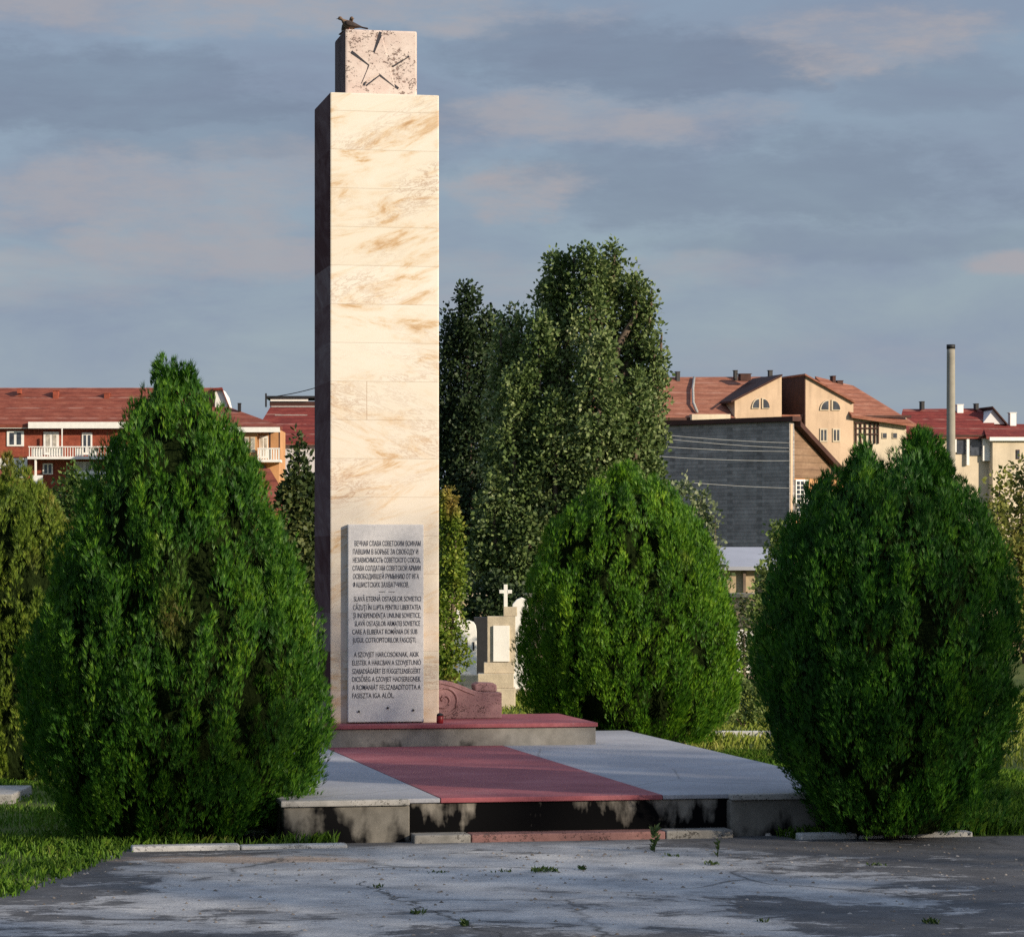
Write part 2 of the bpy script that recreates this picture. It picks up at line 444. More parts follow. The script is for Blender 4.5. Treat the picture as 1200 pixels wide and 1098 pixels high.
M['thuja_mid'] = leaf_mat("thuja_yellow_green", [(0.0, (0.012, 0.05, 0.006)), (0.45, (0.050, 0.15, 0.008)), (0.8, (0.15, 0.29, 0.014)), (1.0, (0.27, 0.41, 0.02))], 0.28, 1.3, (0.13, 0.11, 0.03), 0.71)
M['thuja_dry'] = leaf_mat("thuja_with_dry_brown", [(0.0, (0.05, 0.09, 0.014)), (0.5, (0.12, 0.19, 0.02)), (1.0, (0.28, 0.32, 0.045))], 0.3, 1.2, (0.30, 0.17, 0.05), 0.54)
M['poplar'] = leaf_mat("poplar_leaf", [(0.0, (0.030, 0.060, 0.016)), (0.5, (0.10, 0.15, 0.042)), (0.85, (0.24, 0.29, 0.12)), (1.0, (0.46, 0.48, 0.30))], 0.2, 0.3)
M['poplar_dark'] = leaf_mat("dark_tree_leaf", [(0.0, (0.015, 0.030, 0.012)), (0.6, (0.030, 0.052, 0.018)), (1.0, (0.05, 0.08, 0.03))], 0.12, 0.3)
M['olive'] = leaf_mat("olive_leaf", [(0.0, (0.025, 0.04, 0.016)), (0.5, (0.06, 0.08, 0.025)), (1.0, (0.16, 0.16, 0.06))], 0.22, 1.0)
M['slim'] = leaf_mat("dark_olive_leaf", [(0.0, (0.02, 0.04, 0.012)), (0.6, (0.05, 0.075, 0.02)), (1.0, (0.18, 0.19, 0.06))], 0.22, 0.6)
M['weed'] = leaf_mat("weed_leaf", [(0.0, (0.02, 0.04, 0.01)), (0.6, (0.04, 0.075, 0.016)), (1.0, (0.10, 0.13, 0.04))], 0.2, 1.0)
M['fresh'] = leaf_mat("fresh_green_leaf", [(0.0, (0.03, 0.065, 0.014)), (0.5, (0.09, 0.15, 0.03)), (1.0, (0.26, 0.32, 0.10))], 0.3, 0.6)
M['lime'] = leaf_mat("light_green_leaf", [(0.0, (0.06, 0.10, 0.025)), (0.5, (0.14, 0.20, 0.05)), (1.0, (0.28, 0.33, 0.12))], 0.3, 1.0)
M['pale'] = leaf_mat("pale_green_leaf", [(0.0, (0.05, 0.085, 0.03)), (0.5, (0.14, 0.18, 0.08)), (1.0, (0.42, 0.44, 0.30))], 0.3, 1.0)
M['yellow'] = leaf_mat("yellowing_leaf", [(0.0, (0.07, 0.10, 0.02)), (0.5, (0.17, 0.19, 0.04)), (1.0, (0.30, 0.29, 0.08))], 0.3, 0.8, (0.16, 0.085, 0.04), 0.58)
M['grass'] = leaf_mat("grass_blade", [(0.0, (0.05, 0.12, 0.014)), (0.5, (0.115, 0.24, 0.022)), (0.85, (0.20, 0.31, 0.04)), (1.0, (0.34, 0.33, 0.10))], 0.3, 1.0)
M['grass_far'] = leaf_mat("dry_grass_blade", [(0.0, (0.10, 0.16, 0.02)), (0.5, (0.21, 0.27, 0.04)), (1.0, (0.40, 0.39, 0.11))], 0.3, 0.7)
M['petal'] = plain("yellow_petals", (0.55, 0.45, 0.08), 0.7, 0.3, 20, 0)
M['white'] = plain("white_paint", (0.74, 0.73, 0.69), 0.7, 0.12, 3, 0.1)
M['whitestone'] = plain("white_marble_grave", (0.78, 0.76, 0.70), 0.6, 0.1, 5, 0.1)
M['tanstone'] = plain("tan_grave_stone", (0.48, 0.41, 0.30), 0.85, 0.25, 6, 0.4)
M['darkstone'] = plain("black_granite", (0.030, 0.030, 0.032), 0.4, 0.3, 6, 0.1)
M['tanwall'] = plain("tan_plaster_wall", (0.46, 0.36, 0.23), 0.9, 0.3, 1.2, 0.4)
M['tan'] = render_wall("peach_render", (0.54, 0.40, 0.28))
M['orange'] = render_wall("ochre_render", (0.50, 0.27, 0.13))
M['cream'] = render_wall("cream_render", (0.56, 0.48, 0.36))
M['redwall'] = brick_mat("red_brick", (0.22, 0.045, 0.028), (0.30, 0.075, 0.04), (0.20, 0.09, 0.07), 3.2)
M['tile'] = tile_mat("red_roof_tile", (0.13, 0.034, 0.023), (0.23, 0.066, 0.042), (0.31, 0.115, 0.075), 0.36, 0.35)
M['tile_orange'] = tile_mat("weathered_roof_tile", (0.17, 0.065, 0.042), (0.28, 0.115, 0.074), (0.37, 0.19, 0.13), 0.36, 0.3)
M['tile_dark'] = tile_mat("dark_red_roof_tile", (0.10, 0.022, 0.020), (0.19, 0.036, 0.030), (0.27, 0.07, 0.05), 0.36, 0.35)
M['eaves'] = plain("dark_timber_and_recess_shade", (0.06, 0.028, 0.022), 0.85, 0.3, 2, 0.2)
M['greybrick'] = brick_mat("grey_firewall", (0.20, 0.19, 0.185), (0.31, 0.295, 0.285), (0.13, 0.125, 0.12), 1.7)
M['shingle'] = tile_mat("brown_shingles", (0.16, 0.10, 0.065), (0.24, 0.155, 0.10), (0.31, 0.21, 0.14), 0.28, 0.1)
M['metal_roof'] = plain("grey_sheet_metal", (0.34, 0.35, 0.39), 0.5, 0.12, 0.8, 0.1, 0.5)
M['dark'] = plain("dark_iron", (0.02, 0.02, 0.022), 0.6, 0.3, 6, 0.1)
M['wire'] = plain("pale_cable", (0.26, 0.27, 0.27), 0.6, 0.2, 1, 0)
M['wire_dark'] = plain("black_cable", (0.03, 0.03, 0.03), 0.6, 0.2, 1, 0)
M['pane'] = glass_mat("window_glass", (0.03, 0.035, 0.045))
M['pane_pale'] = glass_mat("curtained_glass", (0.30, 0.28, 0.24), 0.3)
M['stack'] = plain("stained_concrete_stack", (0.26, 0.245, 0.205), 0.9, 0.25, 0.25, 0.3)
M['candle'] = plain("red_plastic", (0.20, 0.012, 0.014), 0.35, 0.2, 8, 0)
M['dove'] = plain("brown_grey_plumage", (0.16, 0.105, 0.07), 0.8, 0.35, 30, 0.2)
M['dove_dark'] = plain("dark_flight_feathers", (0.045, 0.032, 0.028), 0.8, 0.3, 30, 0.2)
M['beak'] = plain("dark_beak", (0.02, 0.018, 0.016), 0.5, 0.2, 30, 0)
M['leg_pink'] = plain("pink_bird_leg", (0.30, 0.10, 0.09), 0.6, 0.2, 30, 0)
M['grit'] = leaf_mat("grit_and_leaf_scraps", [(0.0, (0.05, 0.045, 0.04)), (0.4, (0.16, 0.13, 0.10)), (0.8, (0.30, 0.27, 0.24)), (1.0, (0.45, 0.43, 0.40))], 0.0, 1.0)
M['timber'] = plain("pole_timber", (0.16, 0.12, 0.09), 0.9, 0.3, 3, 0.4)
M['debris'] = plain("stone_chips", (0.42, 0.38, 0.34), 0.9, 0.4, 15, 0.5)

# ------------------------------------------------------------------ ground
ground = MB()
gx = [-1500, -60, -20, -6, 6, 20, 60, 1500]; gy = [-300, -40, 0, 30, 60, 120, 400, 3000]
vs = [(x, y, -0.012) for y in gy for x in gx]
fs = [(j * 8 + i, j * 8 + i + 1, (j + 1) * 8 + i + 1, (j + 1) * 8 + i) for j in range(7) for i in range(7)]
ground.add(vs, fs)
tag(ground.build("ground", M['ground']), kind='structure', label="green lawn and bare earth round the monument")

ANG = math.atan2(0.1935, 0.981)
MO = Vector((-1.655, 28.37, 0))
RV = Vector((math.cos(ANG), math.sin(ANG), 0)); DV = Vector((-math.sin(ANG), math.cos(ANG), 0))
def mon(u, v, z=0): return MO + RV * u + DV * v + Vector((0, 0, z))

# forecourt: far edge runs along the front of the platform; ragged left edge beside the lawn
rd = []
far_l, far_r = mon(-2.55, -6.76), mon(14, -6.76)
left_edge = [(-2.66, 21.55), (-2.70, 21.0), (-2.80, 20.3), (-2.86, 19.6), (-3.0, 18.8), (-3.12, 18.0), (-3.2, 16), (-3.5, 12), (-4, 4), (-4.5, -12)]
rng = random.Random(3)
le = []
for (a, b), (c, d) in zip(left_edge[:-1], left_edge[1:]):
    for k in range(8):
        f = k / 8; le.append((a + (c - a) * f + rng.uniform(-.035, .035), b + (d - b) * f))
le.append(left_edge[-1])
road_poly = [(p[0], p[1], 0) for p in le] + [(16, -12, 0)] + [(mon(a, b_).x, mon(a, b_).y, 0) for a, b_ in ((14, -6.76), (2.42, -6.76), (2.42, -6.30), (-.80, -6.30), (-.80, -6.76), (-2.2, -6.76))]
rdm = MB(); rdm.add(road_poly, [tuple(range(len(road_poly)))])
tag(rdm.build("forecourt", M['road']), kind='structure', label="cracked grey forecourt of worn asphalt and concrete")

# kerb stones either side of the platform
def kerb_run(u0, u1, n, label, seed):
    r = random.Random(seed); L = (u1 - u0) / n
    for i in range(n):
        m = MB(); a = u0 + i * L + 0.006; b = u0 + (i + 1) * L - 0.006
        j = r.uniform(-.012, .012)
        m.box((a, -6.76 + j, -0.05), (b, -6.62 + j, 0.030 + r.uniform(-.010, .010)))
        o = m.build("kerb_stone", M['kerb'], None, 0.012)
        o.location = MO; o.rotation_euler = (0, 0, ANG)
        tag(o, kind='structure', label=label)
kerb_run(-2.30, -0.80, 2, "whitewashed kerb stone below the left bush", 1)
kerb_run(2.45, 3.75, 3, "whitewashed kerb stone below the right bush", 2)

# ------------------------------------------------------------------ monument
ROOT_PLAT = thing("monument_platform", mon(0, -6.3), "low grey concrete platform with red painted walkway and blackened front face", "platform", None, ANG)
def pm(): return MB()
PV = 6.3   # local v offset: platform empty sits at v=-6.3
zp = 0.30
UL, UR, VR = -1.20, 3.22, 1.95
m = pm(); m.box((UL, 0.10, -0.05), (UR, VR + PV, zp - 0.035)); m.build("foundation", M['face'], ROOT_PLAT, 0.01)
def slab(name, x0, x1, y0, y1, z0, z1, mat, bev=0.008):
    b = pm(); b.box((x0, y0, z0), (x1, y1, z1)); return b.build(name, mat, ROOT_PLAT, bev)
RL, RR = -0.08, 1.55
slab("paved_top", UL - .02, RL, -0.02, VR + PV + .02, zp - .033, zp, M['screed'])
slab("paved_top", RR, UR + .02, -0.02, VR + PV + .02, zp - .033, zp, M['screed'])
slab("red_walkway", RL + .002, RR - .002, -0.025, PV - 0.28, zp - .034, zp + .002, M['red'])
slab("stair_face", -0.31, 2.03, 0.0, 0.098, 0.05, zp - .036, M['stair'])
slab("side_block", UL - .01, -0.312, -0.10, 0.097, -0.04, zp - .042, M['face'], .012)
slab("side_block", 2.032, UR + .01, -0.10, 0.097, -0.04, zp - .042, M['face'], .012)
slab("edge_lip", UL - .03, -0.315, -0.125, -0.022, zp - .040, zp + .003, M['lip'], .01)
slab("edge_lip", 2.035, UR + .03, -0.125, -0.022, zp - .040, zp + .003, M['lip'], .01)
slab("bottom_step", 0.11, 1.52, -0.22, -0.003, -0.03, 0.055, M['step'], .012)
slab("step_end", -0.30, 0.105, -0.225, -0.003, -0.03, 0.058, M['stepend'], .014)
slab("step_end", 1.525, 2.02, -0.225, -0.003, -0.03, 0.058, M['stepend'], .014)

OB = thing("obelisk_monument", mon(0, 0, 0), "tall veined marble obelisk topped by a pitted cube with a raised star", "monument", None, ANG)
PW, PD, PZ0, PZ1 = 1.005, 1.10, 0.50, 6.25
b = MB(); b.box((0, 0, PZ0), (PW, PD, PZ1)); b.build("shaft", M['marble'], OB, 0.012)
b = MB(); b.box((-1.41, -0.27, 0.27), (2.417, 1.40, 0.462)); b.build("pedestal", M['pedside'], OB, 0.008)
b = MB(); b.box((-1.43, -0.295, 0.464), (2.432, 1.42, 0.502)); b.build("pedestal_top", M['red'], OB, 0.008)
cx0, cx1, cy0, cy1, cz0, cz1 = 0.165, 0.835, 0.20, 0.90, PZ1 + .001, 6.865
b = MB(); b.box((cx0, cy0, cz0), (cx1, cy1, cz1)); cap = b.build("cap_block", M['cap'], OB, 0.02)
# raised five-pointed star, slightly turned, on the cap's front face
sc_u, sc_z = 0.166 + (442.7 - 402) / 127.5, cz0 + 0.31
st = []
for k in range(10):
    a = math.radians(90 - 4) + k * math.pi / 5
    r = 0.272 if k % 2 == 0 else 0.104
    st.append((sc_u + r * math.cos(a), cy0 + 0.002, sc_z + .97 * r * math.sin(a)))
b = MB(); b.ext(st, (0, -0.010, 0)); b.build("star", M['cap'], cap, 0.006, 1)

def star_shade_line(pts, wd):  # dark strips painting in the shade along the star's left and lower edges
    m_ = MB()
    P = [Vector((0.165 + (340 + zx / 5.4545 - 402) / 127.5, cy0 - .004, cz0 + 0.31 + (73.3 - zy / 5.4545) / 127.5)) for zx, zy in pts]
    for a_, b_ in zip(P[:-1], P[1:]):
        d_ = (b_ - a_).normalized(); n_ = Vector((-d_.z, 0, d_.x)) * wd; e_ = d_ * wd * .6
        m_.ext([a_ - n_ - e_, b_ - n_ * .7 + e_, b_ + n_ * .7 + e_, a_ + n_ - e_], (0, .008, 0))
    return m_.build("star_edge_shade", M['ink'], cap)
star_shade_line([(566, 207), (527, 328)], .0125)
star_shade_line([(383, 337), (494, 413)], .014)
star_shade_line([(497, 417), (461, 541)], .014)
star_shade_line([(476, 546), (556, 483)], .007)
star_shade_line([(568, 477), (678, 557)], .0145)
star_shade_line([(748, 352), (648, 420)], .009)

# inscription slab
q0, q1, qz0, qz1, qt = 0.155, 0.852, 0.515, 2.315, 0.06
b = MB(); b.box((q0, -qt, qz0), (q1, -0.001, qz1)); plq = b.build("inscription_slab", M['plaque'], OB, 0.006)
LINES = [(637, "ВЕЧНАЯ СЛАВА СОВЕТСКИМ ВОИНАМ", 411, 493), (646.7, "ПАВШИМ В БОРЬБЕ ЗА СВОБОДУ И", 409, 490), (656.5, "НЕЗАВИСИМОСТЬ СОВЕТСКОГО СОЮЗА,", 409, 493),
         (666, "СЛАВА СОЛДАТАМ СОВЕТСКОЙ АРМИИ", 408.5, 493), (675.7, "ОСВОБОДИВШЕЙ РУМЫНИЮ ОТ ИГА", 409, 491), (685.5, "ФАШИСТСКИХ ЗАХВАТЧИКОВ.", 409, 478.5),
         (693, "—  —", 441, 461),
         (702, "SLAVĂ ETERNĂ OSTAŞILOR SOVIETICI", 410, 493.5), (712, "CĂZUŢI ÎN LUPTA PENTRU LIBERTATEA", 409, 493.5), (721.5, "ŞI INDEPENDENŢA UNIUNII SOVIETICE,", 409, 493),
         (731, "SLAVĂ OSTAŞILOR ARMATEI SOVIETICE", 411, 492.5), (740.6, "CARE A ELIBERAT ROMÂNIA DE SUB", 408, 489), (750.4, "JUGUL COTROPITORILOR FASCIŞTI.", 408.5, 487.5),
         (767.4, "A SZOVJET HARCOSOKNAK, AKIK", 410, 491), (777, "ELESTEK A HARCBAN A SZOVJETUNIÓ", 408, 493.5), (787, "SZABADSÁGÁÉRT ÉS FÜGGETLENSÉGÉÉRT", 408, 493),
         (796.4, "DICSŐSÉG A SZOVJET HADSEREGNEK", 408, 493), (806, "A ROMÁNIÁT FELSZABADÍTOTTA A", 408, 493), (815.6, "FASISZTA IGA ALÓL.", 408, 460)]
tv, tf = [], []
for yc, txt, xa, xb in LINES:
    cu = bpy.data.curves.new("lettering", 'FONT'); cu.body = txt; cu.size = 1.0; cu.resolution_u = 3; cu.extrude = 0.0; cu.offset = 0.004
    ob = bpy.data.objects.new("lettering", cu); COL.objects.link(ob)
    dg = bpy.context.evaluated_depsgraph_get(); dg.update()
    me = bpy.data.meshes.new_from_object(ob.evaluated_get(dg))
    vsx = [v.co.copy() for v in me.vertices]
    if vsx:
        x0 = min(v.x for v in vsx); x1 = max(v.x for v in vsx)
        u0 = q0 + (xa - 405.5) / 127.3; u1 = q0 + (xb - 405.5) / 127.3
        um = (q0 + q1) / 2; u0 = um + (u0 - um) * .945; u1 = um + (u1 - um) * .945
        sx = (u1 - u0) / (x1 - x0)
        hz = 0.047 / 0.72
        zc = CAMH + (HY - yc) / FPX * 28.28 - 0.021
        if txt.startswith("—"): zc -= 0.0
        n = len(tv)
        tv += [(u0 + (v.x - x0) * sx, -qt - 0.0025, zc + v.y * hz) for v in vsx]
        tf += [tuple(i + n for i in p.vertices) for p in me.polygons]
    bpy.data.objects.remove(ob); bpy.data.curves.remove(cu); bpy.data.meshes.remove(me)
b = MB(); b.add(tv, tf); b.build("lettering", M['ink'], plq)
for px, py in ((418, 834), (452, 830), (482, 833)):
    b = MB(); u = q0 + (px - 405.5) / 127.3; z = CAMH + (HY - py) / FPX * 28.28
    b.tube([(u, -qt - 0.012, z), (u, -qt - 0.001, z)], 0.010, 10); b.build("bolt", M['dark'], plq)

# scroll stone right of the shaft
SCR = thing("scroll_stone", mon(1.012, 0.62, 0.503), "mauve carved stone with a spiral scroll beside the obelisk", "carved stone", None, ANG)
SW = 0.70
prof = [(0, 0), (SW, 0), (SW, 0.243), (0.48, 0.25), (0.40, 0.275), (0.31, 0.315), (0.22, 0.345), (0.11, 0.358), (0, 0.36)]
b = MB(); b.ext([(x, 0, z) for x, z in prof], (0, 0.34, 0)); b.build("body", M['scroll'], SCR, 0.01)
b = MB(); spi = []
for k in range(46):
    a = math.radians(-100) + k * 0.26; r = 0.148 - k * 0.0030
    spi.append((0.145 + r * math.cos(a), -0.002, 0.178 + r * math.sin(a)))
b.tube(spi, 0.011, 6)
b.tube([(0.02, -0.002, 0.33), (0.12, -0.002, 0.335), (0.24, -0.002, 0.305), (0.35, -0.002, 0.258), (0.44, -0.002, 0.225)], 0.008, 6)
b.build("spiral", M['scroll'], SCR)
b = MB(); b.ext([(0.46, 0.06, 0.252), (0.665, 0.06, 0.245), (0.665, 0.06, 0.31), (0.63, 0.06, 0.33), (0.49, 0.06, 0.335), (0.45, 0.06, 0.315)], (0, 0.20, 0)); b.build("knob", M['scroll'], SCR, 0.015)

# votive candle
CN = thing("votive_candle", mon(0.985, -0.16, 0.503), "small dark red votive candle at the foot of the obelisk", "candle")
b = MB(); b.lathe((0, 0, 0), [(0.028, 0), (0.031, 0.006), (0.031, 0.062), (0.027, 0.068)], 14); b.build("jar", M['candle'], CN)
b = MB(); b.lathe((0, 0, 0.069), [(0.030, 0), (0.030, 0.012), (0.018, 0.022), (0.004, 0.026)], 14); b.build("lid", M['dark'], CN)

# ------------------------------------------------------------------ dove
dz = cz1
DL = mon(0.212, 0.26, dz)
DOVE = thing("dove", DL, "brown dove perched on the top left edge of the star block", "bird", None, ANG)
def ring_body(rings, n=14):
    """rings: (centre, half width y, half height z) along local x"""
    vs, fs = [], []
    for (c, wy, hz) in rings:
        for k in range(n):
            a = 2 * math.pi * k / n
            vs.append((c[0], c[1] + wy * math.cos(a), c[2] + hz * math.sin(a)))
    for i in range(len(rings) - 1):
        for k in range(n):
            k2 = (k + 1) % n; fs.append((i * n + k, i * n + k2, (i + 1) * n + k2, (i + 1) * n + k))
    fs.append(tuple(range(n - 1, -1, -1))); fs.append(tuple((len(rings) - 1) * n + k for k in range(n)))
    return MB().add(vs, fs, True)
rings = [((-0.128, 0, 0.123), .006, .006), ((-0.121, 0, 0.127), .015, .017), ((-0.105, 0, 0.129), .020, .022), ((-0.090, 0, 0.122), .019, .022), ((-0.080, 0, 0.104), .022, .028),
         ((-0.068, 0, 0.083), .032, .038), ((-0.040, 0, 0.066), .046, .048), ((0.0, 0, 0.060), .052, .047), ((0.04, 0, 0.054), .045, .038), ((0.075, 0, 0.046), .028, .024), ((0.105, 0, 0.038), .018, .013)]
ring_body(rings).build("body", M['dove'], DOVE)
tl = MB(); tl.ext([(0.085, -0.020, 0.040), (0.085, 0.020, 0.040), (0.205, 0.034, 0.018), (0.215, 0.0, 0.015), (0.205, -0.034, 0.018)], (0, 0, 0.008)); tl.build("tail", M['dove_dark'], DOVE, 0.002)
for s in (-1, 1):
    wg = [((-0.055, s * .040, .078), .006, .014), ((-0.03, s * .048, .070), .010, .030), ((0.02, s * .052, .062), .010, .030), ((0.07, s * .042, .050), .008, .020), ((0.12, s * .026, .040), .005, .009), ((0.15, s * .018, .034), .002, .003)]
    ring_body(wg, 10).build("wing", M['dove_dark'], DOVE)
    lg = MB(); lg.tube([(0.0, s * .018, .022), (-0.004, s * .018, 0.004)], .0042, 6)
    for a in (-25, 0, 25): lg.tube([(-0.004, s * .018, .003), (-0.030, s * .018 + math.radians(a) * .03, .002)], .003, 5)
    lg.build("leg", M['leg_pink'], DOVE)
    e = MB(); e.lathe((-0.112, s * .0195, .130), [(.001, -.004), (.004, 0), (.001, .004)], 8); e.build("eye", M['beak'], DOVE)
bk = MB(); bk.tube([(-0.124, 0, .124), (-0.150, 0, .117)], [.006, .001], 8); bk.build("beak", M['beak'], DOVE)

# second bird, just its head and raised neck show beyond the first
DOVE.scale = (.82, .82, .82)
D2 = DOVE.copy(); COL.objects.link(D2)
D2.location = mon(0.232, 0.46, dz); D2.rotation_euler = (0, 0, ANG + math.radians(100)); D2.scale = (.95, .95, .95)
D2["label"] = "second dove half hidden behind the brown dove on the block"
for ch in list(DOVE.children):
    c = ch.copy(); COL.objects.link(c); c.parent = D2
DOVE["group"] = D2["group"] = "doves on top of the monument"

# ------------------------------------------------------------------ plants
def quads(P, D, N, L, Wd):
    """P base points, D unit directions, N unit side vectors, lengths, widths -> lozenge leaves"""
    L = L[:, None]; Wd = Wd[:, None]
    a = P; c = P + D * L
    mid = P + D * (L * 0.45)
    V = np.stack([a, mid + N * Wd, c, mid - N * Wd], 1).reshape(-1, 3)
    F = np.arange(len(V)).reshape(-1, 4)
    return V, F


def unit(v): return v / np.maximum(np.linalg.norm(v, axis=-1, keepdims=True), 1e-9)


def thuja(name, loc, prof, nplume, mat, label, group, seed, lobes=(), spr=92, dens=1.0, core=0.80, cat="evergreen bush", lobe_shift=0.0):
    r = np.random.default_rng(seed)
    prof = np.array(prof); H = prof[-1, 0]
    root = thing(name, loc, label, cat, group)
    # trunk
    tb = MB(); tb.tube([(0, 0, -0.05), (0.02, 0.01, 0.3), (0, 0, H * 0.8)], [0.07, 0.06, 0.015], 8); tb.build("trunk", M['bark'], root)
    zz = np.linspace(0, H, 400); rr = np.interp(zz, prof[:, 0], prof[:, 1])
    w = rr + 0.10; cdf = np.cumsum(w) / w.sum()
    bases, axes, Ls, Ws = [], [], [], []
    for i in range(nplume):
        z = np.interp(r.random(), cdf, zz); R = np.interp(z, prof[:, 0], prof[:, 1])
        # plumes on the far side matter less but are kept for other views
        ph = r.uniform(0, 2 * np.pi)
        lump = 1 + 0.03 * math.sin(3 * ph + seed) * math.sin(2.1 * z + seed) + 0.025 * math.sin(5 * ph + 2.2 * z * 2)
        s = (0.72 + 0.235 * r.random() ** .5) * lump
        Lp = r.uniform(0.20, 0.50) * (0.65 + 0.35 * min(1, R / 0.8))
        slope = (np.interp(min(z + .1, H), prof[:, 0], prof[:, 1]) - np.interp(max(z - .1, 0), prof[:, 0], prof[:, 1])) / 0.2
        lean = np.clip(0.12 + slope * 0.55, -0.40, 0.80) + r.normal(0, .07)
        ax = np.array([math.cos(ph) * lean, math.sin(ph) * lean, 1.0]); ax += r.normal(0, .07, 3); ax /= np.linalg.norm(ax)
        b0 = np.array([math.cos(ph) * R * s, math.sin(ph) * R * s, z]) - ax * Lp * 0.55
        b0[2] = max(b0[2], 0.03)
        bases.append(b0); axes.append(ax); Ls.append(Lp); Ws.append(Lp * r.uniform(.15, .25))
    for (lx, ly, z0, z1, lr, nn) in lobes:
        for i in range(nn):
            t = r.random() ** 1.1; z = z0 + (z1 - z0) * t; R = lr * (1 - t) ** 0.7; ph = r.uniform(0, 6.283)
            Lp = r.uniform(.2, .34)
            ax = np.array([math.cos(ph) * .2, math.sin(ph) * .2, 1]) + r.normal(0, .06, 3); ax /= np.linalg.norm(ax)
            b0 = np.array([lx + math.cos(ph) * R * .8, ly + math.sin(ph) * R * .8, z]) - ax * Lp * .5
            bases.append(b0); axes.append(ax); Ls.append(Lp); Ws.append(Lp * .24)
    bases = np.array(bases); axes = np.array(axes); Ls = np.array(Ls); Ws = np.array(Ws)
    n = len(bases); K = spr
    idx = np.repeat(np.arange(n), K); m_ = len(idx)
    a = r.random(m_) ** 0.8
    ax = axes[idx]
    rnd = r.normal(0, 1, (m_, 3)); side = unit(rnd - ax * (rnd * ax).sum(1, keepdims=True))
    pr = np.sin(np.pi * np.clip(a * 0.80 + 0.16, 0, 1)) ** 0.8
    off = side * (Ws[idx] * pr * np.sqrt(r.random(m_)) ** 0.6)[:, None]
    P = bases[idx] + ax * (Ls[idx] * a)[:, None] + off
    out = unit(P * np.array([1, 1, 0]) + 1e-6)
    D = unit(ax * 1.0 + side * r.uniform(.05, .5, (m_, 1)) + out * r.uniform(0, .25, (m_, 1)) + r.normal(0, .13, (m_, 3)))
    # each spray is a flat fan of five scale-leaf twigs, held in a vertical plane
    rn2 = r.normal(0, 1, (m_, 3)); S_ = unit(rn2 - D * (rn2 * D).sum(1, keepdims=True))
    Vs = []
    Fs = []; n0 = 0
    fl = r.uniform(.04, .095, m_); fw = r.uniform(.0022, .0038, m_)
    for ang, ls, o in ((0, 1.0, 0), (.27, .72, .15), (-.27, .72, .22)):
        d = unit(D * math.cos(ang) + S_ * math.sin(ang)); nn = unit(np.cross(np.cross(d, S_), d) + 1e-9)
        V, F = quads(P + D * (fl * o)[:, None], d, nn, fl * ls, fw)
        Vs.append(V); Fs.append(F + n0); n0 += len(V)
    V = np.concatenate(Vs); F = np.concatenate(Fs)
    keep = V[:, 2].reshape(-1, 4).min(1) > -0.01
    F = F[keep[F[:, 0] // 4]]
    crown = np_mesh("crown", V, F, mat, root)
    # dark hull inside the crown, its shade put into the colour
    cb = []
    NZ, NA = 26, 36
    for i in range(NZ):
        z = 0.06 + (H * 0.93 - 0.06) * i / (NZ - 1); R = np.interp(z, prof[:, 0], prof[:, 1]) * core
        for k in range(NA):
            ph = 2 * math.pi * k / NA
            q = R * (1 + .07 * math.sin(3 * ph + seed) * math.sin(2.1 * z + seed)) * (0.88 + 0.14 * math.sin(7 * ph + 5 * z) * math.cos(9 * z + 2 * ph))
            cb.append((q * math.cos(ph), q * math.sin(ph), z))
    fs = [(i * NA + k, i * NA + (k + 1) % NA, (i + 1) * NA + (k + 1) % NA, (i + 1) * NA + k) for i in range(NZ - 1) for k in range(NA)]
    np_mesh("inner_shade_hull", cb, fs, M['inner'], root)
    return root


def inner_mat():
    t = NT("inner_shade_core")
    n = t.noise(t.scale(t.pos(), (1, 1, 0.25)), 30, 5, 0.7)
    c = t.ramp(n, (0.35, (0.008, 0.014, 0.005)), (0.65, (0.022, 0.035, 0.010)))  # near-black colour stands in for shade between the sprays
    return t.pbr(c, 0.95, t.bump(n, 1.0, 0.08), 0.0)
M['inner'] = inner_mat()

GT = "clipped thujas round the monument"
gz = -0.012
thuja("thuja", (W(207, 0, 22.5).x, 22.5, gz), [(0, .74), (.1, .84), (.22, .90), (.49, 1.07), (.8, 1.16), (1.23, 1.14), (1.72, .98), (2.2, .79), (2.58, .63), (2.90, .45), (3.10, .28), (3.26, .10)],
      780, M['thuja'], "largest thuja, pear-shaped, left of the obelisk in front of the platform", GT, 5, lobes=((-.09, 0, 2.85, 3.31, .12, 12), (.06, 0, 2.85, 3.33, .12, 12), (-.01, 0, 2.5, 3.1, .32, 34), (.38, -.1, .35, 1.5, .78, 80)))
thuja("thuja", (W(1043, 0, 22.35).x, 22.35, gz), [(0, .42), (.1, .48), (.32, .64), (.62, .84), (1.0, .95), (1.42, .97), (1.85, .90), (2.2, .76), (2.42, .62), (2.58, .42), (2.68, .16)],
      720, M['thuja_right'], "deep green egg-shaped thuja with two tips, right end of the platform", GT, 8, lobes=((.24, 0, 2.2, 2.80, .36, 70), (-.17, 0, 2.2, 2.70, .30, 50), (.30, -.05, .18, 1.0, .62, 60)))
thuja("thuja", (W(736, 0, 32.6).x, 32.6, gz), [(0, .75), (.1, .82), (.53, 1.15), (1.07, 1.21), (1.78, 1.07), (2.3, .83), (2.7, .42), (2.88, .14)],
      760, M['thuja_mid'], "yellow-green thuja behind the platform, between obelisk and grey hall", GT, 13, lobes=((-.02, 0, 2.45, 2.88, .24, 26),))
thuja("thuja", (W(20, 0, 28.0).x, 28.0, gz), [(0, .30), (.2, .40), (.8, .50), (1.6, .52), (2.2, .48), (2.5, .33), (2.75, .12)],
      300, M['thuja_dry'], "thuja with dry brown patches behind the largest thuja", GT, 21, lobes=((-.05, 0, 2.4, 2.85, .2, 12),))


